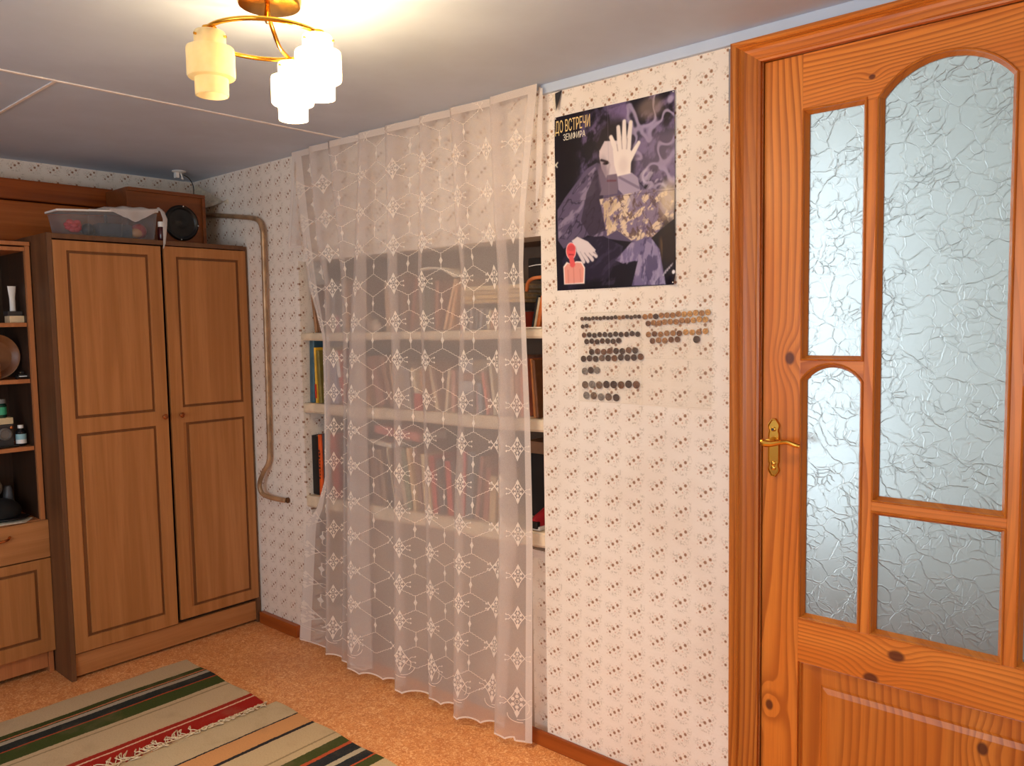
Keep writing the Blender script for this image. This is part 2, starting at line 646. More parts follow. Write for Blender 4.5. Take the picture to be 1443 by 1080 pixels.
# loose wallpaper near the corner
fl = BM()
g = []
for i in range(9):
    row = []
    for j in range(5):
        s, t = i / 8, j / 4
        x = 0.04 + 0.30 * s
        z = 2.085 - 0.13 * s * (1 - 0.2 * t) - 0.085 * t * math.sin(math.pi * min(1, s * 0.8 + .2))
        y = 0.022 - 0.045 * t * math.sin(math.pi * (0.15 + 0.8 * s)) - 0.006 * math.sin(9 * s + 3 * t)
        row.append(fl.verts.new((x, y, z)))
    g.append(row)
for i in range(8):
    for j in range(4):
        fl.faces.new((g[i][j], g[i + 1][j], g[i + 1][j + 1], g[i][j + 1]))
S('peeling_wallpaper', fl, M['paper'], None, None, wr, smooth=True)
# small torn tongue of wallpaper above the poster
mesh_obj('torn_wallpaper', [(2.292, -0.002, 2.068), (2.318, -0.002, 2.072), (2.308, -0.018, 2.01)], [(0, 1, 2)], M['dark'], wr, kind='structure')
mesh_obj('torn_wallpaper', [(2.280, -0.002, 2.066), (2.294, -0.004, 2.068), (2.306, -0.019, 2.008)], [(0, 1, 2)], M['paper'], wr, kind='structure')

bm = BM()
box(bm, -0.1, 1.1, -3.75, -3.63, 0, 2.13)
box(bm, 4.7, 5.3, -3.75, -3.63, 0, 2.13)
box(bm, 1.1, 4.7, -3.75, -3.63, 0, 0.6)
box(bm, 1.1, 4.7, -3.75, -3.63, 1.95, 2.13)
S('wall_rear', bm, M['wall_x'], 'rear wall behind the camera with the room window', 'wall', origin=(2.5, -3.63, 0))
S('wall_front', box(BM(), 5.2, 5.3, -3.7, 0.0, 0, 2.13), M['wall_y'], 'side wall beyond the door, outside the picture', 'wall', origin=(5.2, -2, 0))
wroot = empty('window_1', (2.9, -3.69, 0.6), 'white framed room window behind the camera', 'window', kind='structure')
for x0, x1, z0, z1 in ((1.1, 1.17, .6, 1.95), (4.63, 4.7, .6, 1.95), (1.17, 4.63, .6, .67), (1.17, 4.63, 1.88, 1.95), (2.25, 2.31, .67, 1.88), (3.48, 3.54, .67, 1.88)):
    S('window_frame', box(BM(), x0, x1, -3.73, -3.69, z0, z1, 0.004), M['white'], None, None, wroot)

ceil = S('ceiling', box(BM(), -0.1, 5.3, -3.7, 0.14, 2.125, 2.18), M['ceiling'], 'low grey-white painted board ceiling with covered joints', 'ceiling', origin=(2, -1.5, 2.1))
for x0, x1, y0, y1 in ((-0.05, 1.2695, -1.032, 0.10), (-0.05, 1.2695, -3.65, -1.038), (1.2745, 5.25, -3.65, 0.10)):
    S('panel', box(BM(), x0, x1, y0, y1, 2.1, 2.126, 0.001), M['ceiling'], None, None, ceil)
S('trim_1', box(BM(), 2.245, 5.2, -0.014, 0.0, 2.072, 2.1, 0.002), M['ceiling'], 'grey painted strip along the ceiling above the door', 'trim', origin=(3, 0, 2.07))
S('trim_2', box(BM(), 1.2665, 1.2775, -3.6, -0.02, 2.0965, 2.1, 0.001), M['ceil_strip'], 'long thin white strip covering a ceiling joint', 'trim', origin=(1.27, -1, 2.097))
S('trim_3', box(BM(), 0.01, 1.266, -1.039, -1.030, 2.0965, 2.1, 0.001), M['ceil_strip'], 'short thin white strip covering a ceiling joint by the wardrobe', 'trim', origin=(.6, -1.03, 2.097))

M['base_wood'] = laminate('varnished_baseboard', 0, (166, 84, 30), (140, 66, 20), 0.35, 3.0)
S('baseboard_left', box(BM(), 0.50, 0.80, 0.0, 0.025, 0, 0.055, 0.006), M['base_wood'], 'brown baseboard between wardrobe and curtain', 'baseboard', origin=(.6, 0, 0))
S('baseboard_right', box(BM(), 2.14, 2.868, -0.013, 0.0, 0, 0.05, 0.006), M['base_wood'], 'brown baseboard between curtain and door casing', 'baseboard', origin=(2.5, 0, 0))

# next room seen through the door glass
M['hall'] = simple('pale_white_paint', (228, 231, 228), 0.7, var=0.02, scale=3)
M['hall_floor'] = simple('hall_floor_boards', (112, 84, 72), 0.7, var=0.1, scale=4)
S('floor_hall', box(BM(), 1.3, 4.6, 0.30, 2.2, -0.06, 0.0), M['hall_floor'], 'brown floor of the next room behind the glazed door', 'floor', origin=(3, 1, 0))
S('ceiling_hall', box(BM(), 1.3, 4.6, 0.14, 2.2, 2.4, 2.45), M['hall'], 'ceiling of the next room behind the glazed door', 'ceiling', origin=(3, 1, 2.4))
bm = BM()
box(bm, 1.3, 2.02, 2.1, 2.2, 0, 2.4)
box(bm, 2.60, 4.6, 2.1, 2.2, 0, 2.4)
box(bm, 2.02, 2.60, 2.1, 2.2, 0, 0.25)
box(bm, 2.02, 2.60, 2.1, 2.2, 2.25, 2.4)
box(bm, 1.9, 2.0, 0.3, 0.70, 0, 2.4)
box(bm, 1.9, 2.0, 1.90, 2.1, 0, 2.4)
box(bm, 1.9, 2.0, 0.70, 1.90, 0, 0.2)
box(bm, 1.9, 2.0, 0.70, 1.90, 2.3, 2.4)
box(bm, 4.5, 4.6, 0.14, 2.1, 0, 2.4)
box(bm, 1.3, 4.6, 0.14, 0.16, 2.13, 2.4)
S('wall_hall', bm, M['hall'], 'pale walls of the next room behind the glazed door', 'wall', origin=(3, 2.1, 0))
w2 = empty('window_2', (1.96, 1.30, 0.2), 'tall white framed window in the side of the next room', 'window', kind='structure')
for y0, y1, z0, z1 in ((.70, .75, .2, 2.3), (1.85, 1.90, .2, 2.3), (.75, 1.85, .2, .26), (.75, 1.85, 2.24, 2.3)):
    S('window_frame', box(BM(), 1.94, 1.99, y0, y1, z0, z1, 0.004), M['white'], None, None, w2)

w3 = empty('window_3', (2.31, 2.15, 0.25), 'narrow bright window straight behind the left door panes', 'window', kind='structure')
for x0, x1, z0, z1 in ((2.02, 2.06, .25, 2.25), (2.56, 2.60, .25, 2.25), (2.06, 2.56, .25, .30), (2.06, 2.56, 2.20, 2.25)):
    S('window_frame', box(BM(), x0, x1, 2.12, 2.17, z0, z1, 0.004), M['white'], None, None, w3)

# ------------------------------------------------------------------ pine door and casing
DX0, DX1, DC = 2.950, 3.762, 3.356
mir = lambda x: 2 * DC - x
YF, YB = 0.004, 0.042
door = empty('door_1', (DC, 0.02, 0.0), 'orange varnished pine door with arched ice-crackle glass panes', 'door', kind='structure')
KN_S = [(3.019, 1.279, 0.013), (2.972, 0.371, 0.011)]
KN_R = [(3.279, 0.583, 0.015), (3.223, 0.514, 0.014)]
M['stile_l'] = pine('pine_stile', 2, KN_S, 1.0, 1.3, 60)
M['stile_r'] = pine('pine_stile_far', 2, (), 1.0, 7.9, 60)
M['rail'] = pine('pine_rail', 0, KN_R, 1.03, 3.1, 75)
M['rail_top'] = pine('pine_top_rail', 0, [(3.205, 1.925, 0.006)], 1.04, 9.4, 95)
M['mull'] = pine('pine_mullion', 2, (), 1.04, 5.5, 60, 0.8)
M['panelwood'] = pine('pine_panel', 2, [(3.46, 0.42, 0.012)], 0.94, 11.2, 45)
M['bead'] = pine('pine_bead', 2, (), 0.94, 13.0, 30, 0.3)
M['casing'] = pine('pine_casing', 2, (), 0.86, 17.0, 40)
M['casing_top'] = pine('pine_casing_head', 0, (), 1.0, 19.0, 60)


def D(name, bm, mat, **k):
    return obj(name, bm, mat, door, **k)


D('stile', box(BM(), DX0, 3.046, YF, YB, 0.012, 2.012, 0.002), M['stile_l'])
D('stile', box(BM(), mir(3.046), DX1, YF, YB, 0.012, 2.012, 0.002), M['stile_r'])


def arch(x0, x1, zs, zp, n=16):
    """Segmental arch from (x0, zs) up to zp and down to (x1, zs)."""
    w = (x1 - x0) / 2
    h = zp - zs
    R = (w * w + h * h) / (2 * h)
    cx, cz = (x0 + x1) / 2, zp - R
    a = math.asin(w / R)
    return [(cx + R * math.sin(-a + 2 * a * i / n), cz + R * math.cos(-a + 2 * a * i / n)) for i in range(n + 1)]


def loop(x0, x1, z0, zs, zp=None):
    top = arch(x0, x1, zs, zp) if zp else [(x0, zs), (x1, zs)]
    return [(x0, z0)] + top + [(x1, z0)]


B = 0.012
openings = []
for mx in (False, True):
    f = (lambda a, b: (mir(b), mir(a))) if mx else (lambda a, b: (a, b))
    openings.append((*f(3.058, 3.184), 1.286, 1.870, None))
    openings.append((*f(3.058, 3.184), 0.633, 1.224, 1.257))
openings.append((3.230, 3.482, 0.955, 1.874, 1.938))
openings.append((3.230, 3.482, 0.633, 0.909, None))
# wooden members around the openings
low = [(3.046, 1.882), (3.196, 1.882), (3.196, 1.874), (3.218, 1.874)] + arch(3.218, mir(3.218), 1.876, 1.950)
low += [(mir(3.218), 1.874), (mir(3.196), 1.874), (mir(3.196), 1.882), (mir(3.046), 1.882)]
D('top_rail', prism_xz(BM(), [(3.046, 2.012)] + low + [(mir(3.046), 2.012)], YF, YB), M['rail_top'])
for s in (0, 1):
    g_ = (lambda x: x) if s == 0 else mir
    a_, b_ = sorted((g_(3.196), g_(3.218)))
    D('mullion', box(BM(), a_, b_, YF, YB, 0.621, 1.874, 0.001), M['mull'])
    a_, b_ = sorted((g_(3.046), g_(3.196)))
    D('arched_rail', prism_xz(BM(), [(a_, 1.274)] + arch(a_, b_, 1.226, 1.269) + [(b_, 1.274)], YF, YB), M['rail'])
D('middle_rail', box(BM(), 3.218, mir(3.218), YF, YB, 0.921, 0.943, 0.001), M['rail'])
D('lock_rail', box(BM(), 3.046, mir(3.046), YF, YB, 0.508, 0.621, 0.001), M['rail'])
D('bottom_rail', box(BM(), 3.046, mir(3.046), YF, YB, 0.012, 0.11, 0.001), M['rail'])


def bead_strip(bm, outer, inner, prof):
    rings = []
    for t, y in prof:
        rings.append([bm.verts.new((o[0] + (i[0] - o[0]) * t, y, o[1] + (i[1] - o[1]) * t)) for o, i in zip(outer, inner)])
    n = len(outer)
    for A, C in zip(rings, rings[1:]):
        for k in range(n):
            q = (k + 1) % n
            bm.faces.new((A[k], A[q], C[q], C[k]))
    return bm


for (x0, x1, z0, zs, zp) in openings:
    out_ = loop(x0 - B, x1 + B, z0 - B, zs + (0.002 if zp else B), zp + B if zp else None)
    in_ = loop(x0, x1, z0, zs, zp)
    D('moulding', bead_strip(BM(), out_, in_, [(0, YF + .004), (0, 0.0005), (0.18, -0.002), (0.38, 0.0005), (0.48, 0.006), (0.8, 0.013), (1.0, 0.018), (1.0, 0.026)]), M['bead'])
    gl = loop(x0 - 0.004, x1 + 0.004, z0 - 0.004, zs + 0.002, zp + 0.004 if zp else None)
    D('glass_pane', prism_xz(BM(), gl, 0.020, 0.024), M['glass'])
# raised lower panel
bm = BM()
o0 = loop(3.046, mir(3.046), 0.11, 0.508)
i0 = loop(3.046 + .075, mir(3.046 + .075), 0.175, 0.442)
bead_strip(bm, o0, i0, [(0, 0.03), (0, 0.014), (0.08, 0.012), (0.12, 0.018), (0.74, 0.016), (0.80, 0.010), (1.0, 0.006)])
vv = [bm.verts.new((x, 0.006, z)) for x, z in i0]
bm.faces.new(vv)
bmesh.ops.remove_doubles(bm, verts=bm.verts, dist=1e-5)
D('raised_panel', bm, M['panelwood'])
# handles, room side and far side


def handle(side):
    y0 = YF if side < 0 else YB
    pl = [(2.981 + 0.0145 * math.cos(a) * (1 if abs(math.sin(a)) < .8 else .9), 0) for a in ()]
    cx, za, zb, w = 2.981, 0.976, 1.126, 0.0145
    prof = []
    for t in np.linspace(-1, 1, 29):
        ww = w * (1 - 0.55 * abs(t) ** 7) + 0.0022 * math.cos(t * 16) * (1 if abs(t) > .45 else 0)
        prof.append((ww, (za + zb) / 2 + t * (zb - za) / 2))
    pts = [(cx - a, z) for a, z in prof] + [(cx + a, z) for a, z in reversed(prof)]
    pts2 = [(cx + (x - cx) * 0.78, (za + zb) / 2 + (z - (za + zb) / 2) * 0.93) for x, z in pts]
    bm = BM()
    bead_strip(bm, pts, pts2, [(0, y0), (0, y0 + side * 0.004), (0.25, y0 + side * 0.009), (0.6, y0 + side * 0.009), (1, y0 + side * 0.005)])
    bm.faces.new([bm.verts.new((x, y0 + side * 0.005, z)) for x, z in pts2])
    bmesh.ops.remove_doubles(bm, verts=bm.verts, dist=1e-5)
    h = D('handle', bm, M['brass'], smooth='auto')
    bm = BM()
    for dz in (-0.052, -0.040, 0.047):   # scrolls on the plate
        lathe(bm, [(0.0058, 0), (0.0058, 0.003), (0.0035, 0.0045), (0.0, 0.0045)], 12, Matrix.Translation((cx, y0 + side * 0.005, 1.051 + dz)) @ Matrix.Rotation(math.radians(90 if side < 0 else -90), 4, 'X'))
    obj('plate_ornament', bm, M['brass'], h, smooth='auto')
    obj('screw', lathe(BM(), [(0.003, 0), (0.003, 0.002), (0, 0.002)], 10, Matrix.Translation((cx, y0 + side * 0.0095, 1.098)) @ Matrix.Rotation(math.radians(90 if side < 0 else -90), 4, 'X')), M['dark'], h)
    bm = BM()
    yy = y0 + side * 0.045
    tube(bm, [(cx, y0 + side * .004, 1.070), (cx, y0 + side * 0.03, 1.070), (cx + 0.001, yy, 1.070)], [0.0095, 0.0075, 0.008], 12)
    path = catmull([(cx - 0.016, yy, 1.0725), (cx - 0.006, yy, 1.067), (cx + 0.012, yy, 1.067), (cx + 0.034, yy, 1.072), (cx + 0.052, yy + side * .002, 1.0745), (cx + 0.068, yy, 1.069), (cx + 0.080, yy - side * .004, 1.0655)], 5)
    n = len(path)
    tube(bm, path, [0.0075 * (0.75 + 0.5 * math.exp(-((i / n - 0.18) / 0.2) ** 2)) if i < n - 3 else 0.0055 for i in range(n)], 10)
    obj('lever', bm, M['brass'], h, smooth='auto')


handle(-1)
handle(1)

cas = empty('trim_4', (DC, 0, 0), 'orange pine door casing with mitred grooved boards', 'trim', kind='structure')
prof = [(0, 0.0), (0, -0.020), (0.10, -0.024), (0.20, -0.024), (0.26, -0.021), (0.30, -0.024), (0.36, -0.020), (0.40, -0.024), (0.48, -0.020), (0.60, -0.0175), (0.88, -0.0165), (0.92, -0.0145), (1.0, -0.013), (1.0, 0.0)]
W, Ht, ZI = 0.077, 0.058, 2.014
for s in (0, 1):
    g_ = (lambda x: x) if s == 0 else mir
    bm = BM()
    lo = [bm.verts.new((g_(2.869 + t * W), y, 0.0)) for t, y in prof]
    hi = [bm.verts.new((g_(2.869 + t * W), y, ZI + Ht * (1 - t))) for t, y in prof]
    for k in range(len(prof) - 1):
        bm.faces.new((lo[k], lo[k + 1], hi[k + 1], hi[k]))
    S('casing_board', bm, M['casing'], None, None, cas)
bm = BM()
lo = [bm.verts.new((2.869 + t * W, y, ZI + Ht * (1 - t))) for t, y in prof]
hi = [bm.verts.new((mir(2.869 + t * W), y, ZI + Ht * (1 - t))) for t, y in prof]
for k in range(len(prof) - 1):
    bm.faces.new((lo[k], lo[k + 1], hi[k + 1], hi[k]))
S('casing_board', bm, M['casing_top'], None, None, cas)
bm = BM()
box(bm, 2.936, 2.9475, 0.001, 0.10, 0, 2.016)
box(bm, mir(2.9475), mir(2.936), 0.001, 0.10, 0, 2.016)
box(bm, 2.936, mir(2.936), 0.001, 0.10, 2.0145, 2.02)
S('jamb', bm, M['casing'], None, None, cas)
# torn grey paper edge beside the casing
S('paper_edge', box(BM(), 2.856, 2.868, -0.003, 0.0, 1.88, 2.066), simple('torn_grey_paper', (150, 146, 150), 0.8), None, None, cas)

# ------------------------------------------------------------------ wardrobe
wd = empty('wardrobe', (0.25, -0.40, 0.0), 'tall brown two-door wardrobe with routed door panels in the corner', 'wardrobe')
WY0, WY1, WX = -0.815, 0.018, 0.488


def Wd(name, bm, mat, parent=wd, **k):
    return obj(name, bm, mat, parent, **k)


Wd('side_panel', box(BM(), 0.02, WX, WY0, WY0 + 0.018, 0, 1.752, 0.0015), M['lam_dark'])
Wd('side_panel', box(BM(), 0.02, WX - .004, WY1 - 0.018, WY1, 0, 1.748, 0.0015), M['lam_dark'])
Wd('top_panel', box(BM(), 0.02, WX - .001, WY0 + 0.0185, WY1 - 0.0185, 1.732, 1.751, 0.0015), M['lam_dark'])
Wd('back_panel', box(BM(), 0.012, 0.02, WY0, WY1, 0.02, 1.74), M['cab_dark'])
Wd('bottom_panel', box(BM(), 0.02, 0.455, WY0 + .018, WY1 - .018, 0.095, 0.11), M['cab_dark'])
Wd('plinth', box(BM(), 0.455, 0.474, WY0 + 0.0185, WY1 - 0.0185, 0.012, 0.100, 0.001), M['lam_h'])


def routed_door(name, y0, y1, z0, z1, panels, x0, x1, parent, knob=None):
    """Slab with routed rectangles: raised faces with open channels between them."""
    bm = BM()
    xg = x1 - 0.0065
    box(bm, x0, xg, y0, y1, z0, z1)
    gw = 0.0105
    zs_ = sorted(panels, key=lambda q: q[2])
    pa = min(q[0] for q in panels); pb = max(q[1] for q in panels)
    box(bm, xg - .002, x1, y0, pa, z0, z1, 0.0022)
    box(bm, xg - .002, x1, pb, y1, z0, z1, 0.0022)
    edges = [z0] + [v for q in zs_ for v in (q[2], q[3])] + [z1]
    for k in range(0, len(edges), 2):
        box(bm, xg - .002, x1 - .0001, pa - .003, pb + .003, edges[k], edges[k + 1], 0.0022)
    d_ = obj(name, bm, M['lam'], parent)
    for q in zs_:
        obj('routed_groove', box(BM(), xg - .001, xg + .0006, q[0] - .002, q[1] + .002, q[2] - .002, q[3] + .002), M['groove'], d_)
    for q in zs_:
        obj('door_panel', box(BM(), xg - .002, x1 - 0.0005, q[0] + gw, q[1] - gw, q[2] + gw, q[3] - gw, 0.004), M['lam'], d_)
    if knob:
        obj('knob', lathe(BM(), [(0.0, 0.0), (0.006, 0.0), (0.005, 0.008), (0.010, 0.013), (0.0115, 0.019), (0.008, 0.024), (0, 0.0255)], 16,
                          Matrix.Translation((x1, knob[0], knob[1])) @ Matrix.Rotation(math.radians(90), 4, 'Y')), M['copper'], d_, smooth='auto')
    return d_


routed_door('door', -0.796, -0.381, 0.108, 1.726, [(-0.748, -0.435, 1.036, 1.688), (-0.742, -0.435, 0.164, 0.976)], 0.472, WX + .002, wd, (-0.402, 1.012))
routed_door('door', -0.366, 0.010, 0.118, 1.728, [(-0.314, -0.028, 1.043, 1.686), (-0.300, -0.026, 0.164, 0.976)], 0.472, WX - .001, wd, (-0.327, 1.012))

# ------------------------------------------------------------------ bookcase cabinet at the left edge
cb = empty('bookcase_cabinet', (0.17, -1.22, 0.0), 'brown shelf cabinet with open shelves, drawer and low door beside the wardrobe', 'cabinet')
CY0, CY1, CX = -1.64, -0.820, 0.318


def Cb(name, bm, mat, parent=cb, **k):
    return obj(name, bm, mat, parent, **k)


Cb('side_panel', box(BM(), 0.02, CX, CY1 - 0.017, CY1, 0, 1.712, 0.001), M['lam_edge'])
Cb('side_panel', box(BM(), 0.02, CX, CY0, CY0 + 0.017, 0, 1.712, 0.001), M['lam_edge'])
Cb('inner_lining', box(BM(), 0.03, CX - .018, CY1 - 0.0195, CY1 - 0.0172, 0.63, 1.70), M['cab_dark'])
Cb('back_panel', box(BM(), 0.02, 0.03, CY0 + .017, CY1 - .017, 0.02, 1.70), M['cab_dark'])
Cb('top_board', box(BM(), 0.02, CX + .004, CY0, CY1, 1.713, 1.728, 0.001), M['lam_edge'])
Cb('top_board', box(BM(), 0.02, CX, CY0 + .018, CY1 - .018, 1.692, 1.707, 0.001), M['lam_edge'])
for zt in (1.414, 1.192, 0.925, 0.632):
    Cb('shelf', box(BM(), 0.03, CX - 0.016 if zt > .7 else CX, CY0 + .0175, CY1 - .02, zt - 0.016, zt, 0.001), M['lam_edge'])
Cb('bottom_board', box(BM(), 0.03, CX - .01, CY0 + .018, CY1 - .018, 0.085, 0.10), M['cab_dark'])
Cb('plinth', box(BM(), CX - .028, CX - .010, CY0 + .018, CY1 - .0185, 0.022, 0.092, 0.001), M['lam_edge'])
dr = Cb('drawer', box(BM(), CX + .001, CX + .018, CY0 + .002, CY1 + .004, 0.478, 0.628, 0.0015), M['lam_h'])
obj('drawer_pull', tube(BM(), catmull([(CX + .018, -1.10, .585), (CX + .040, -1.085, .580), (CX + .042, -1.02, .577), (CX + .040, -0.972, .580), (CX + .018, -0.955, .585)], 4), 0.005, 8), M['copper'], dr, smooth=True)
dr_ = routed_door('door', -1.228, CY1 + .004, 0.094, 0.473, [(-1.17, -0.866, 0.150, 0.436)], CX + .001, CX + .018, cb)
routed_door('door', CY0 + .002, -1.232, 0.094, 0.473, [(-1.59, -1.29, 0.150, 0.436)], CX + .001, CX + .018, cb)
# ------------------------------------------------------------------ niche shelves and books
ORD = ['zero', 'first', 'second', 'third', 'fourth', 'fifth', 'sixth', 'seventh', 'eighth', 'ninth', 'tenth', 'eleventh', 'twelfth', 'thirteenth', 'fourteenth', 'fifteenth', 'sixteenth', 'seventeenth', 'eighteenth', 'nineteenth']
TENS = {2: ('twenty', 'twentieth'), 3: ('thirty', 'thirtieth'), 4: ('forty', 'fortieth')}


def ordinal(n):
    if n < 20:
        return ORD[n]
    t, q = divmod(n, 10)
    return TENS[t][1] if q == 0 else TENS[t][0] + '-' + ORD[q]


ZS = {1: lambda x: 1.354 + .005 * (x - .9), 2: lambda x: 1.058 + .0105 * (x - .9), 3: lambda x: .660 + .035 * (x - .9)}
SHN = {1: 'top', 2: 'middle', 3: 'lowest'}
for k, th in ((1, 0.032), (2, 0.042), (3, 0.050)):
    f = ZS[k]
    bm = BM()
    n = 10
    xs = [0.918 + (2.227 - 0.918) * i / n for i in range(n + 1)]
    if k == 3:
        xs[0] = 0.9175
    rings = []
    for i, x in enumerate(xs):
        z = f(x) - 0.0008
        wv = 0.0025 * math.sin(5 * i + k)
        rings.append([bm.verts.new(p) for p in ((x, 0.279, z), (x, 0.006, z), (x, 0.0, z - .006), (x, 0.0 + wv * .4, z - th + .008 + wv), (x, 0.006, z - th + wv), (x, 0.279, z - th))])
    for A, C in zip(rings, rings[1:]):
        for q in range(6):
            bm.faces.new((A[q], A[(q + 1) % 6], C[(q + 1) % 6], C[q]))
    bm.faces.new(rings[0]); bm.faces.new(list(reversed(rings[-1])))
    obj('niche_shelf', bm, M['shelf'], None, label='cream painted %s shelf board in the wall niche' % SHN[k], cat='shelf', group='niche shelves', origin=(1.57, 0.14, f(1.57)))

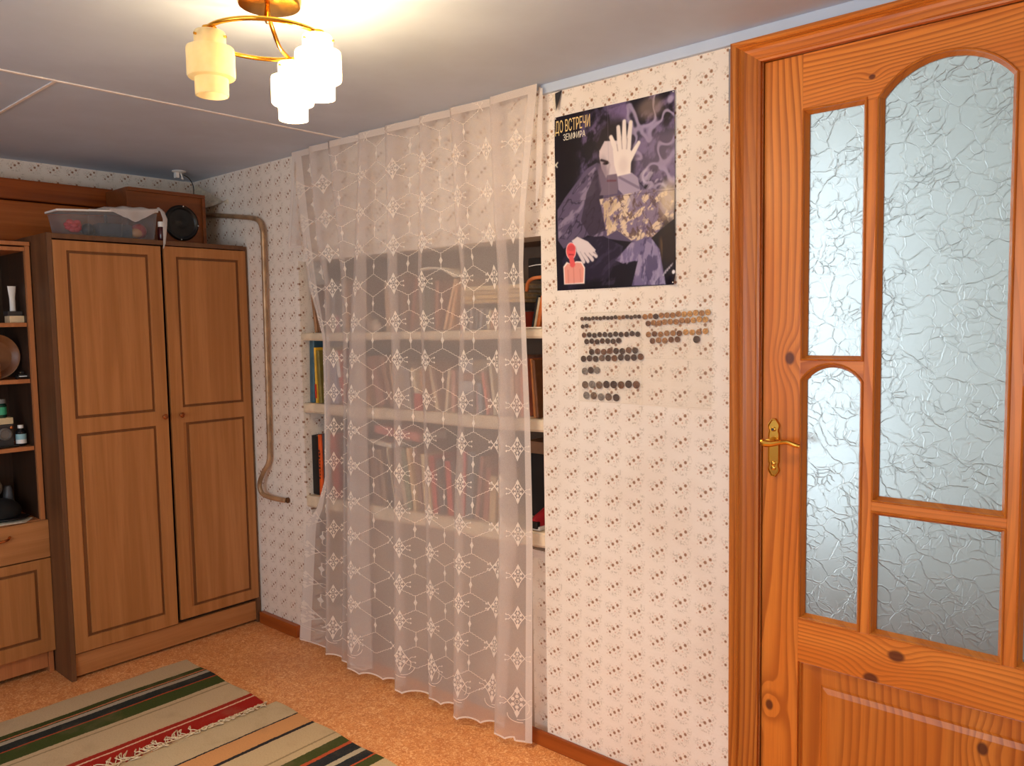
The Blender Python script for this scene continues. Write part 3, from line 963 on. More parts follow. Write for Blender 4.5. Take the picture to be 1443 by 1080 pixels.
BOOKS = {
1: [(0.97,0.019,0.193,-7.2,'tan',(165,120,85)),
(0.995,0.014,0.198,-8.4,'brown',(140,98,68)),
(1.015,0.019,0.199,-6.8,'brown',(125,88,66)),
(1.05,0.019,0.19,-4.2,'tan',(170,125,90)),
(1.079,0.033,0.205,1.8,'grey',(150,142,142)),
(1.117,0.023,0.065,-5.3,'pink',(205,140,140)),
(1.146,0.022,0.196,1.6,'grey',(128,120,118)),
(1.179,0.022,0.206,-0.9,'tan',(190,140,100)),
(1.211,0.031,0.187,1.5,'grey',(165,150,145)),
(1.248,0.03,0.177,1.4,'brown',(140,110,95)),
(1.328,0.016,0.164,-11.3,'cream',(215,185,160)),
(1.354,0.033,0.175,-8.8,'dark brown',(80,66,60)),
(1.439,0.028,0.192,-1.3,'beige',(205,170,140)),
(1.48,0.023,0.216,1.3,'brown',(132,104,90)),
(1.509,0.019,0.204,1.2,'brown',(120,92,82)),
(1.533,0.015,0.207,3.4,'tan',(150,112,92)),
(1.557,0.019,0.197,10.2,'reddish brown',(165,98,78)),
(1.585,0.022,0.199,4.4,'brown',(128,100,88)),
(1.631,0.022,0.176,-0.4,'grey',(140,132,122)),
(1.658,0.022,0.18,0.8,'green-grey',(112,118,102)),
(1.684,0.021,0.173,2.0,'dark brown',(96,78,70)),
(1.71,0.021,0.177,2.0,'reddish brown',(160,104,82)),
(1.743,0.014,0.188,19.6,'pale tan',(232,186,140)),
(1.779,0.013,0.172,14.9,'pale tan',(225,172,124)),
(1.836,0.02,0.062,1.7,'pink',(205,120,110)),
(1.86,0.016,0.069,1.7,'dark grey',(92,86,90)),
(1.881,0.016,0.071,4.4,'grey',(140,128,132)),
(1.901,0.016,0.07,4.3,'dark grey',(88,84,90)),
(1.921,0.016,0.072,6.9,'grey',(150,142,144)),
(1.941,0.012,0.069,9.7,'dark grey',(80,80,86)),
(1.958,0.009,0.064,10.3,'cream',(220,205,170)),
(1.971,0.015,0.059,11.0,'orange brown',(190,120,80)),
(1.994,0.022,0.062,1.4,'pinkish brown',(178,128,112)),
(2.02,0.024,0.057,1.4,'grey',(150,138,134)),
(2.048,0.024,0.056,1.3,'brown',(150,110,92)),
(2.076,0.021,0.06,1.3,'grey',(150,142,140)),
(2.101,0.02,0.055,1.2,'red',(196,74,56)),
(2.147,0.008,0.106,14.1,'black',(22,18,16)),
(2.158,0.008,0.1,13.0,'cream',(222,200,160)),
(2.17,0.017,0.104,12.4,'orange',(206,108,38))],
2: [(0.927,0.035,0.264,2.3,'steel blue',(62,96,112)),
(0.968,0.014,0.233,-1.7,'yellow',(226,176,52)),
(0.988,0.024,0.221,-3.2,'olive',(128,112,52)),
(1.038,0.024,0.203,0.4,'lavender grey',(150,148,172)),
(1.067,0.023,0.192,-4.2,'grey',(132,130,150)),
(1.097,0.028,0.187,-7.3,'lavender grey',(162,160,184)),
(1.14,0.027,0.22,-12.1,'red and white',(206,70,56)),
(1.182,0.031,0.204,0.3,'dark brown',(110,84,78)),
(1.228,0.031,0.192,1.5,'cream',(205,190,172)),
(1.265,0.026,0.181,-1.5,'grey',(165,156,150)),
(1.314,0.025,0.181,-14.5,'tan',(196,150,112)),
(1.379,0.046,0.195,-19.7,'pinkish brown',(168,112,94)),
(1.439,0.028,0.193,-18.0,'brown',(172,122,94)),
(1.476,0.015,0.168,-10.4,'tan',(200,160,122)),
(1.509,0.027,0.175,-4.4,'grey tan',(182,156,138)),
(1.545,0.031,0.151,-5.4,'grey',(160,150,146)),
(1.613,0.022,0.156,-15.3,'cream',(226,204,170)),
(1.643,0.022,0.15,-12.8,'tan',(202,152,118)),
(1.696,0.025,0.166,-12.4,'cream',(222,192,154)),
(1.726,0.017,0.181,-17.3,'brown',(152,106,80)),
(1.752,0.017,0.156,8.5,'cream',(222,196,164)),
(1.777,0.021,0.149,-3.7,'pink',(204,150,130)),
(1.806,0.02,0.154,-0.9,'grey',(150,140,134)),
(1.903,0.013,0.087,-0.7,'pink',(196,136,140)),
(1.92,0.022,0.107,-2.1,'blue-grey',(122,136,148)),
(1.957,0.015,0.145,-9.0,'white and red',(214,120,104)),
(1.977,0.012,0.144,-11.7,'brown',(150,100,80)),
(1.993,0.015,0.186,-6.6,'cream',(206,192,166)),
(2.016,0.018,0.2,-0.5,'tan',(196,146,116)),
(2.038,0.018,0.191,0.4,'grey',(158,146,140)),
(2.061,0.021,0.2,0.4,'tan',(206,160,130)),
(2.086,0.021,0.195,-0.6,'pinkish brown',(200,150,126)),
(2.11,0.017,0.191,0.3,'orange pink',(212,132,104)),
(2.159,0.014,0.191,-3.4,'tan',(190,120,64)),
(2.177,0.014,0.187,-4.4,'brown',(132,84,48))],
3: [(0.855,0.067,0.253,-6.2,'black',(14,13,14)),
(0.934,0.05,0.26,-5.8,'orange',(222,88,22)),
(0.996,0.024,0.263,-2.3,'dark grey',(74,72,78)),
(1.026,0.034,0.252,-0.2,'grey',(118,112,122)),
(1.075,0.043,0.266,-4.3,'red',(186,62,58)),
(1.124,0.023,0.256,-3.4,'dark brown',(84,60,58)),
(1.162,0.041,0.24,-5.0,'grey-brown',(128,112,108)),
(1.214,0.027,0.243,-5.9,'brown',(118,94,86)),
(1.251,0.035,0.227,-5.3,'brown',(130,104,92)),
(1.336,0.047,0.218,-5.5,'brown',(150,118,102)),
(1.388,0.029,0.218,-10.1,'tan',(164,132,106)),
(1.427,0.02,0.22,-7.6,'dark brown',(98,78,70)),
(1.456,0.012,0.229,-12.5,'cream',(230,206,166)),
(1.477,0.016,0.224,-11.6,'brown',(140,112,88)),
(1.502,0.028,0.203,-11.8,'cream',(206,182,156)),
(1.539,0.027,0.227,-9.1,'green',(128,142,112)),
(1.571,0.019,0.234,-8.7,'cream',(226,190,140)),
(1.598,0.022,0.23,-7.8,'brown',(150,106,88)),
(1.63,0.026,0.215,-4.1,'cream',(226,200,156)),
(1.661,0.014,0.217,-6.1,'cream',(214,184,138)),
(1.684,0.025,0.213,-5.2,'red',(200,72,58)),
(1.717,0.021,0.2,-4.5,'dark grey',(96,92,90)),
(1.751,0.032,0.197,-3.5,'red',(206,70,48)),
(1.787,0.021,0.199,-3.4,'dark brown',(100,82,76)),
(1.816,0.02,0.237,3.4,'pinkish red',(206,86,92)),
(1.844,0.034,0.239,4.2,'blue-grey',(88,102,112)),
(1.886,0.02,0.225,8.5,'brown',(150,92,78)),
(1.917,0.029,0.187,6.7,'reddish brown',(158,82,66)),
(1.954,0.032,0.158,3.9,'tan',(196,164,122))],

}
page_mats = [simple('book_pages', (226, 210, 182), 0.85, var=0.08, scale=120), simple('yellowed_book_pages', (206, 180, 140), 0.85, var=0.1, scale=120)]
cover_mats = {}


def cover_mat(c, name):
    if c not in cover_mats:
        cover_mats[c] = simple(name.replace(' ', '_').replace('-', '_') + '_book_cover', c, 0.55, var=0.1, scale=40)
    return cover_mats[c]


def book_meshes(t, h, dp):
    """Cover (boards and spine) and page block; spine towards -y, base corner at the origin."""
    c = BM()
    bt = min(0.0028, t * 0.18)
    sp = 0.004
    n = 6
    prof = []
    # outer cover section in (x, y): rounded spine
    for i in range(n + 1):
        a = math.pi * i / n
        prof.append((t / 2 - t / 2 * math.cos(a), -sp * math.sin(a)))
    sect = [(0, dp)] + prof + [(t, dp), (t - bt, dp), (t - bt, 0.003), (bt, 0.003), (bt, dp)]
    lo = [c.verts.new((x, y, 0)) for x, y in sect]
    hi = [c.verts.new((x, y, h)) for x, y in sect]
    N_ = len(sect)
    for i in range(N_):
        j = (i + 1) % N_
        c.faces.new((lo[i], lo[j], hi[j], hi[i]))
    c.faces.new(lo); c.faces.new(list(reversed(hi)))
    p_ = box(BM(), bt, t - bt, 0.003, dp - 0.004, 0.003, h - 0.004)
    return c, p_


def quad(x, z, t, h, lean):
    a = math.radians(lean)
    ca, sa = math.cos(a), math.sin(a)
    if lean <= 0:
        ox, oz = x, z
    else:
        ox, oz = x + t - t * ca, z + t * sa
    P = []
    for lx, lz in ((0, 0), (t, 0), (t, h), (0, h)):
        P.append((ox + lx * ca + lz * sa, oz - lx * sa + lz * ca))
    return P, ox, oz


def sat(P, Q):
    for A in (P, Q):
        for i in range(4):
            ex, ez = A[(i + 1) % 4][0] - A[i][0], A[(i + 1) % 4][1] - A[i][1]
            nx, nz = -ez, ex
            p_ = [nx * v[0] + nz * v[1] for v in P]
            q_ = [nx * v[0] + nz * v[1] for v in Q]
            if max(p_) < min(q_) + 1e-6 or max(q_) < min(p_) + 1e-6:
                return False
    return True


def put_book(x, z, y, t, h, dp, lean, color, cname, label, group, flat=None):
    c, p_ = book_meshes(t, h, dp)
    me = bpy.data.meshes.new('book')
    bmesh.ops.recalc_face_normals(c, faces=c.faces)
    c.to_mesh(me); c.free()
    me.materials.append(cover_mat(color, cname))
    o = bpy.data.objects.new('book', me)
    COL.objects.link(o)
    P_, ox, oz = quad(x, z, t, h, lean)
    if flat is None:
        mt = Matrix.Translation((ox, y, oz)) @ Matrix.Rotation(math.radians(lean), 4, 'Y')
    else:
        mt = Matrix.Translation((x, y, z)) @ flat
    o.matrix_world = mt
    WM[o.name] = mt
    props(o, label, 'book', group)
    obj('pages', p_, random.choice(page_mats), o, local=True)
    return o


rb = random.Random(11)
for k in (1, 2, 3):
    prev = []
    tops = {'a': 0}
    for i, (x, t, L_, lean, cname, color) in enumerate(BOOKS[k]):
        t = max(0.010, t * 0.88)
        y = 0.030 + rb.uniform(-.006, .010) + (0.004 if k == 1 else 0)
        for att in range(200):
            Q, _, _ = quad(x, ZS[k](x) + .0006, t, L_, lean)
            hit = [q for q in prev[-3:] if sat(q, Q)]
            if not hit and max(v[0] for v in Q) < 2.222 and min(v[0] for v in Q) > 0.919:
                break
            if min(v[0] for v in Q) <= 0.919:
                lean = lean * 0.9 + 0.3 if lean < 0 else lean
                x += 0.001
            elif max(v[0] for v in Q) >= 2.222:
                x -= .0015; lean *= .96
            elif att % 2:
                pl = BOOKS[k][i - 1][3]
                lean += (pl - lean) * 0.12 if lean < pl else 0.0
                t = max(0.008, t * 0.98)
            else:
                x += 0.0012
        prev.append(quad(x, ZS[k](x) + .0006, t, L_, lean)[0])
        BOOKS[k][i] = (x, t, L_, lean, cname, color)
        zz = ZS[k](x if lean <= 0 else x + t) + .0006
        lab = '%s upright book, %s from the left on the %s niche shelf' % (cname, ordinal(i + 1), SHN[k])
        bk = put_book(x, zz, y, t, L_, 0.145 if k != 3 else 0.165, lean, color, cname, lab, 'books standing on the %s shelf' % SHN[k])
        # spine details that can be seen
        if k == 3 and cname == 'orange':
            bm = BM()
            for q in range(9):
                zc = L_ * (0.28 + 0.055 * q)
                box(bm, t * (.28 + .1 * (q % 3)), t * (.62 + .08 * (q % 2)), -0.0050, -0.0040, zc, zc + L_ * .028)
            sphere(bm, (t * .42, -0.0042, L_ * .74), 0.0045, 8, 1, .2, 1)
            sphere(bm, (t * .62, -0.0042, L_ * .69), 0.004, 8, 1, .2, 1)
            obj('spine_print', bm, M['black'], bk, local=True)
        if k == 2 and cname == 'yellow':
            obj('spine_band', box(BM(), .001, t - .001, -0.0048, -0.002, .02, L_ * .34), simple('red_spine_band', (198, 52, 30), .5), bk, local=True, label='red lower band of the spine')
        if k == 2 and cname == 'red and white':
            obj('spine_band', box(BM(), .001, t - .001, -0.0048, -0.002, L_ * .5, L_ - .002), M['white'], bk, local=True, label='white upper half of the spine')

LIE = Matrix.Rotation(math.radians(90), 4, 'Y')   # lying flat: height runs along +x, thickness goes down to -z


def lying(x, ztop, y, length, t, dp, tilt, color, cname, label, group):
    fl = Matrix.Rotation(math.radians(90 + tilt), 4, 'Y')
    return put_book(x, ztop, y, t, length, dp, 0, color, cname, label, group, flat=fl)


zt = 1.447
for i, (t, c, n_, dx) in enumerate(((.013, (196, 160, 104), 'ochre', 0), (.015, (214, 176, 116), 'yellow-tan', .006), (.013, (188, 156, 112), 'tan', -.004), (.016, (222, 196, 150), 'cream', .004))):
    zt += t + .0008
    lying(1.838 + dx, zt, .034, .285, t, .15, 0, c, n_, 'flat %s volume, %s from the bottom of the top shelf pile' % (n_, ordinal(i + 1)), 'pile lying on the top shelf books')
zt = ZS[2](1.85) + .0006
for i, (t, c, n_) in enumerate(((.036, (120, 108, 112), 'dark grey'), (.030, (150, 132, 126), 'brown-grey'), (.044, (176, 172, 176), 'pale grey'), (.026, (160, 112, 92), 'red-brown'), (.046, (166, 164, 168), 'light grey'))):
    zt += t + .0008
    lying(1.822 + .003 * (i % 2), zt, .036, .066, t, .13, 0, c, n_, 'lying %s book, %s from the bottom of the middle shelf pile' % (n_, ordinal(i + 1)), 'pile lying on the middle shelf')
lying(1.345, .992, .038, .262, .034, .14, 3.6, (206, 120, 112), 'pink', 'pink book lying aslant across the books of the lowest shelf', 'loose on the lowest shelf')
obj('red_box', box(BM(), 1.606, 1.640, .012, .026, ZS[2](1.62) + .0005, 1.128, .002), simple('red_card', (190, 52, 44), .5), None, label='small red card standing before the books on the middle shelf', cat='card')
# newspaper draped over the brown books of the top shelf
bm = BM()
g = []
for i in range(11):
    row = []
    for j in range(4):
        s = i / 10
        row.append(bm.verts.new((1.622 + .19 * s, .030 + .13 * j / 3, 1.573 + .012 * math.sin(s * 2.4 + .5) - .032 * max(0, s - .62) ** 1.2 * 3 + .003 * math.sin(7 * s + j))))
    g.append(row)
for i in range(10):
    for j in range(3):
        bm.faces.new((g[i][j], g[i + 1][j], g[i + 1][j + 1], g[i][j + 1]))
o = obj('newspaper', bm, M['paper'], None, smooth=True, label='yellowed folded newspaper lying over the brown books on the top shelf', cat='newspaper')
o.modifiers.new('thickness', 'SOLIDIFY').thickness = 0.006
# crumpled pale figure or packet among the top shelf books
bm = BM()
t_ = bmesh.new()
bmesh.ops.create_icosphere(t_, subdivisions=3, radius=0.03)
rr_ = random.Random(3)
for v in t_.verts:
    nrm = v.co.normalized()
    v.co = Vector((v.co.x * 1.2, v.co.y * .35, v.co.z * .75)) * (1 + .16 * math.sin(nrm.x * 9 + nrm.z * 7) + rr_.uniform(-.05, .05))
    v.co.z = max(v.co.z, -.022)
t_.transform(Matrix.Translation((1.392, .013, ZS[1](1.39) + .0225)))
join(bm, t_)
obj('crumpled_packet', bm, simple('pale_packet', (206, 184, 166), .6, var=.15, scale=50), None, smooth=True, label='small crumpled pale packet in front of the dark brown top shelf book', cat='packet')
# dark bag with orange strap at the right end of the top shelf
bag = obj('hand_bag', box(BM(), 2.142, 2.214, .035, .15, 1.515, 1.588, .012), simple('black_leather', (20, 15, 13), .35), None, label='black leather bag lying on the right end of the top shelf', cat='bag', smooth='auto')
obj('strap', tube(BM(), catmull([(2.140, .032, 1.482), (2.155, .022, 1.508), (2.180, .018, 1.520), (2.213, .022, 1.522)], 5), .006, 8), simple('orange_leather_strap', (208, 120, 66), .4), bag, smooth=True, label='orange leather strap')
obj('zip_edge', tube(BM(), [(2.150, .033, 1.560), (2.18, .0325, 1.563), (2.205, .033, 1.563)], .0015, 6), M['white'], bag)
obj('magazine', box(BM(), 2.10, 2.222, .004, .024, 1.3612, 1.366, .001), M['paper'], None, label='thin white paper lying on the right front of the top shelf', cat='paper')
# dark box, slab and shoe at the right end of the lowest shelf
zb_ = ZS[3](2.06)
obj('storage_case', box(BM(), 2.035, 2.214, .150, .255, zb_ + .0085, .93, .006), simple('black_case', (24, 23, 25), .5), None, label='large black case at the right end of the lowest shelf', cat='case')
obj('wooden_slab', box(BM(), 2.030, 2.210, .142, .255, .931, .973, .004), simple('pale_brown_board', (150, 116, 88), .5), None, label='brown board lying on the black case on the lowest shelf', cat='board')
sh = empty('shoe', (2.17, .05, ZS[3](2.17)), 'red, black and white shoe at the right end of the lowest shelf', 'shoe')
bm = BM()
prof_s = [(-.07, .030, .006), (-.055, .042, .0), (-.02, .052, .0), (.02, .070, .0), (.05, .078, .0), (.075, .07, .0)]
rings = []
for (yy, hh, _) in prof_s:
    w = .026 * (1 - (abs(yy) / .11) ** 2)
    rings.append([bm.verts.new((2.172 + w * math.cos(a) * (1.0 if a < math.pi else 1), .068 + yy * .8, ZS[3](2.2) + .014 + hh * .8 * max(0, math.sin(a)))) for a in [math.pi * q / 8 for q in range(9)]])
for A, C in zip(rings, rings[1:]):
    for q in range(8):
        bm.faces.new((A[q], A[q + 1], C[q + 1], C[q]))
bm.faces.new(rings[0]); bm.faces.new(list(reversed(rings[-1])))
obj('upper', bm, simple('red_shoe_fabric', (176, 30, 40), .5), sh, smooth='auto')
obj('sole', box(BM(), 2.146, 2.198, .010, .130, ZS[3](2.2) + .0012, ZS[3](2.2) + .014, .004), M['white'], sh)
obj('toe_cap', box(BM(), 2.152, 2.192, .006, .022, ZS[3](2.2) + .006, ZS[3](2.2) + .030, .005), M['black'], sh)
# loose papers below the pink book
obj('paper_stack', box(BM(), 1.300, 1.430, .045, .15, .908, .926, .002, Matrix.Translation((1.36, 0, .915)) @ Matrix.Rotation(math.radians(4), 4, 'Y') @ Matrix.Translation((-1.36, 0, -.915))), M['paper'], None, label='sheaf of yellowed papers lying under the pink book on the lowest shelf', cat='papers')

# ------------------------------------------------------------------ tulle curtain
LV = [
(2.08, [(0.935, -0.025), (1.103, -0.025), (1.076, -0.04), (1.256, -0.025), (1.204, -0.04), (1.428, -0.025), (1.393, -0.04), (1.589, -0.025), (1.544, -0.04), (1.756, -0.025), (1.729, -0.04), (1.917, -0.025), (1.879, -0.04), (2.085, -0.025), (2.059, -0.04), (2.258, -0.045)]),
(1.72, [(0.998, -0.025), (1.13, -0.025), (1.13, -0.055), (1.268, -0.025), (1.269, -0.055), (1.407, -0.025), (1.374, -0.055), (1.578, -0.025), (1.559, -0.055), (1.725, -0.025), (1.729, -0.055), (1.913, -0.025), (1.907, -0.055), (2.095, -0.025), (2.083, -0.055), (2.204, -0.045)]),
(1.55, [(1.023, -0.025), (1.163, -0.025), (1.182, -0.063), (1.268, -0.025), (1.296, -0.063), (1.399, -0.025), (1.362, -0.063), (1.571, -0.025), (1.564, -0.063), (1.7, -0.025), (1.712, -0.046), (1.918, -0.025), (1.939, -0.063), (2.112, -0.025), (2.103, -0.063), (2.194, -0.045)]),
(1.34, [(1.108, -0.025), (1.156, -0.025), (1.188, -0.072), (1.262, -0.025), (1.278, -0.051), (1.385, -0.025), (1.341, -0.072), (1.574, -0.025), (1.585, -0.072), (1.707, -0.025), (1.725, -0.051), (1.909, -0.025), (1.935, -0.072), (2.119, -0.025), (2.106, -0.072), (2.202, -0.045)]),
(1.08, [(1.103, -0.025), (1.146, -0.025), (1.198, -0.083), (1.244, -0.025), (1.273, -0.057), (1.377, -0.025), (1.33, -0.083), (1.575, -0.025), (1.603, -0.083), (1.709, -0.025), (1.733, -0.057), (1.898, -0.025), (1.932, -0.083), (2.129, -0.025), (2.11, -0.083), (2.211, -0.045)]),
(0.75, [(1.089, -0.025), (1.128, -0.025), (1.197, -0.095), (1.222, -0.025), (1.264, -0.064), (1.379, -0.025), (1.329, -0.095), (1.566, -0.025), (1.604, -0.095), (1.709, -0.025), (1.739, -0.064), (1.888, -0.025), (1.917, -0.095), (2.14, -0.025), (2.113, -0.095), (2.213, -0.045)]),
(0.62, [(1.023, -0.025), (1.116, -0.025), (1.189, -0.095), (1.216, -0.025), (1.258, -0.064), (1.373, -0.025), (1.322, -0.095), (1.56, -0.025), (1.598, -0.095), (1.708, -0.025), (1.738, -0.064), (1.884, -0.025), (1.913, -0.095), (2.128, -0.025), (2.11, -0.095), (2.211, -0.045)]),
(0.55, [(0.947, -0.025), (1.112, -0.025), (1.185, -0.095), (1.212, -0.025), (1.254, -0.064), (1.369, -0.025), (1.318, -0.095), (1.562, -0.025), (1.595, -0.095), (1.705, -0.025), (1.736, -0.064), (1.882, -0.025), (1.911, -0.095), (2.114, -0.025), (2.108, -0.095), (2.209, -0.045)]),
(0.03, [(0.863, -0.025), (1.069, -0.025), (1.108, -0.064), (1.18, -0.025), (1.218, -0.064), (1.367, -0.025), (1.292, -0.095), (1.569, -0.025), (1.578, -0.095), (1.702, -0.025), (1.732, -0.064), (1.87, -0.025), (1.888, -0.095), (2.065, -0.025), (2.077, -0.095), (2.199, -0.045)]),
]
LZ = np.array([l[0] for l in LV])[::-1]
LP = np.array([l[1] for l in LV])[::-1]          # level, control point, (x, y)
NSUB = 10
ZG = np.linspace(0.0, 2.098, 85)


def ctrl(z):
    out = np.zeros((LP.shape[1], 2))
    for c_ in range(LP.shape[1]):
        for q in range(2):
            out[c_, q] = np.interp(z, LZ, LP[:, c_, q])
    return out


def cat2(P_):
    out = []
    n = len(P_)
    for i in range(n - 1):
        p0, p1, p2, p3 = P_[max(i - 1, 0)], P_[i], P_[i + 1], P_[min(i + 2, n - 1)]
        for k_ in range(NSUB):
            t = k_ / NSUB
            cr = 0.5 * ((2 * p1) + (p2 - p0) * t + (2 * p0 - 5 * p1 + 4 * p2 - p3) * t * t + (3 * p1 - p0 - 3 * p2 + p3) * t ** 3)
            ln = p1 + (p2 - p1) * t
            out.append(0.45 * cr + 0.55 * ln)
    out.append(P_[-1])
    return np.array(out)


CG = np.array([cat2(ctrl(z)) for z in ZG])        # z, t, (x, y)
tt = np.arange(CG.shape[1]) / NSUB
ref = cat2(ctrl(1.0))
U_t = np.concatenate([[0], np.cumsum(np.hypot(*np.diff(ref, axis=0).T))])   # cloth width coordinate
UW = U_t[-1]
CG[:, :, 1] = np.minimum(CG[:, :, 1] + 0.0025 * np.sin(tt * 5.1)[None, :] * np.sin(ZG * 3.0)[:, None], -0.021)


def cloth(U, z, off=0.0):
    t = np.interp(U, U_t, np.arange(len(U_t)))
    i = min(int(t), len(U_t) - 2); ft = t - i
    zf = np.clip(z / ZG[-1], 0, 1) * (len(ZG) - 1)
    j = min(int(zf), len(ZG) - 2); fz = zf - j
    p_ = (CG[j, i] * (1 - ft) + CG[j, i + 1] * ft) * (1 - fz) + (CG[j + 1, i] * (1 - ft) + CG[j + 1, i + 1] * ft) * fz
    du = CG[j, i + 1] - CG[j, i]
    L_ = math.hypot(du[0], du[1]) or 1
    nx, ny = du[1] / L_, -du[0] / L_
    return Vector((p_[0] + nx * off, p_[1] + ny * off, z))


def hem_z(U):
    s = (U / 0.098) % 1.0
    return 0.020 + 0.014 * abs(math.sin(math.pi * s)) ** 0.7 if U < UW - .05 else 0.020


cur = empty('tulle_curtain', (1.57, -0.05, 0.0), 'sheer white tulle curtain with embroidered lattice hanging over the bookshelf niche', 'curtain')
# cloth
bm = BM()
NU, NZ = CG.shape[1], 70
rows = []
for i in range(NU):
    zb = hem_z(U_t[i])
    rows.append([bm.verts.new(cloth(U_t[i], zb + (2.096 - zb) * (k_ / NZ))) for k_ in range(NZ + 1)])
for i in range(NU - 1):
    for k_ in range(NZ):
        bm.faces.new((rows[i][k_], rows[i + 1][k_], rows[i + 1][k_ + 1], rows[i][k_ + 1]))
obj('cloth', bm, M['voile'], cur, smooth=True)


def strip_uv(bm, pts, w, off=0.0016):
    """Flat ribbon along cloth points (U, z)."""
    n = len(pts)
    prev = None
    for i in range(n):
        a, c_ = pts[max(i - 1, 0)], pts[min(i + 1, n - 1)]
        dx, dz = c_[0] - a[0], c_[1] - a[1]
        L_ = math.hypot(dx, dz) or 1
        nx, nz = -dz / L_ * w / 2, dx / L_ * w / 2
        cur_ = []
        for s in (-1, 1):
            U_ = min(max(pts[i][0] + s * nx, 0), UW)
            z_ = min(max(pts[i][1] + s * nz, .012), 2.096)
            cur_.append(bm.verts.new(cloth(U_, z_, off)))
        if prev:
            bm.faces.new((prev[0], prev[1], cur_[1], cur_[0]))
        prev = cur_


def blob_uv(bm, pts, off=0.0018):
    v_ = [bm.verts.new(cloth(min(max(p_[0], 0), UW), min(max(p_[1], .012), 2.096), off)) for p_ in pts]
    bm.faces.new(v_)


# hems
bm = BM(); strip_uv(bm, [(UW - .010, z) for z in np.linspace(.02, 2.094, 60)], .019, .001)
obj('side_hem', bm, M['voile_hem'], cur, smooth=True)
bm = BM(); strip_uv(bm, [(.008, z) for z in np.linspace(.03, 2.094, 60)], .015, .001)
obj('side_hem', bm, M['voile_hem'], cur, smooth=True)
bm = BM(); strip_uv(bm, [(q, 2.083) for q in np.linspace(0, UW, 160)], .024, .001)
obj('top_hem', bm, M['voile_hem'], cur, smooth=True)
bm = BM(); strip_uv(bm, [(q, hem_z(q) + .002) for q in np.linspace(0, UW, 420)], .006, .001)
obj('scalloped_edge', bm, M['thread'], cur, smooth=True)

# embroidery: flower medallions, drops and the stepped lattice between them
emb = BM()
re_ = random.Random(5)
row155 = cat2(ctrl(1.62))
cols = []
for xc in (1.03, 1.212, 1.402, 1.59, 1.750, 1.955, 2.057, 2.165):
    best = None
    for i in range(len(row155) - 1):
        x0_, x1_ = row155[i, 0], row155[i + 1, 0]
        if (x0_ - xc) * (x1_ - xc) <= 0 and x1_ > x0_ - 1e-6:
            y_ = row155[i, 1]
            cand = (y_, U_t[i])
            if best is None or cand < best:
                best = cand
    if best:
        cols.append(best[1])
cols = sorted(cols)
cols = [c_ for i, c_ in enumerate(cols) if i == 0 or c_ - cols[i - 1] > .07]
PZm = 0.1365


def kite(cx, cz, hw, up, dn):
    return [(cx, cz - dn), (cx + hw, cz), (cx, cz + up), (cx - hw, cz)]


def ring_uv(bm, cx, cz, rx, rz, w, n=12):
    strip_uv(bm, [(cx + rx * math.cos(2 * math.pi * i / n), cz + rz * math.sin(2 * math.pi * i / n)) for i in range(n + 1)], w)


def medallion(cx, cz, s=1.0):
    # diamond outline with filled tips, petals round a heart, side sprigs
    w, h = .021 * s, .034 * s
    strip_uv(emb, [(cx - w, cz), (cx - w * .45, cz + h * .45), (cx, cz + h)], .0026)
    strip_uv(emb, [(cx + w, cz), (cx + w * .45, cz + h * .45), (cx, cz + h)], .0026)
    strip_uv(emb, [(cx - w, cz), (cx - w * .45, cz - h * .45), (cx, cz - h)], .0026)
    strip_uv(emb, [(cx + w, cz), (cx + w * .45, cz - h * .45), (cx, cz - h)], .0026)
    blob_uv(emb, kite(cx, cz + h * .80, .0058 * s, h * .34, h * .26))
    blob_uv(emb, kite(cx, cz - h * .80, .0058 * s, h * .26, h * .40))
    for q in range(6):
        a = math.pi / 6 + q * math.pi / 3
        px, pz = cx + .0105 * s * math.cos(a), cz + .0135 * s * math.sin(a)
        blob_uv(emb, [(px + .0042 * s * math.cos(b_), pz + .005 * s * math.sin(b_)) for b_ in [2 * math.pi * k_ / 6 for k_ in range(6)]])
    ring_uv(emb, cx, cz, .0045 * s, .006 * s, .0018, 8)
    for sg in (-1, 1):
        strip_uv(emb, [(cx + sg * w * 1.05, cz + .002), (cx + sg * w * 1.35, cz + .007 * s), (cx + sg * w * 1.7, cz + .006 * s)], .002)
        strip_uv(emb, [(cx + sg * w * 1.05, cz - .002), (cx + sg * w * 1.35, cz - .008 * s), (cx + sg * w * 1.7, cz - .007 * s)], .002)
        blob_uv(emb, kite(cx + sg * w * 1.75, cz + .008 * s, .0032, .004, .004))
        blob_uv(emb, kite(cx + sg * w * 1.75, cz - .009 * s, .0032, .004, .004))


def stepped(a, b_, n=5, w=.0018):
    pts = []
    for i in range(n + 1):
        t = i / n
        x = a[0] + (b_[0] - a[0]) * t
        z = a[1] + (b_[1] - a[1]) * t
        pts.append((x, z))
        if i < n:
            pts.append((x + (b_[0] - a[0]) / n * .25 + re_.uniform(-.001, .001), z + (b_[1] - a[1]) / n * .8))
    strip_uv(emb, pts, w)


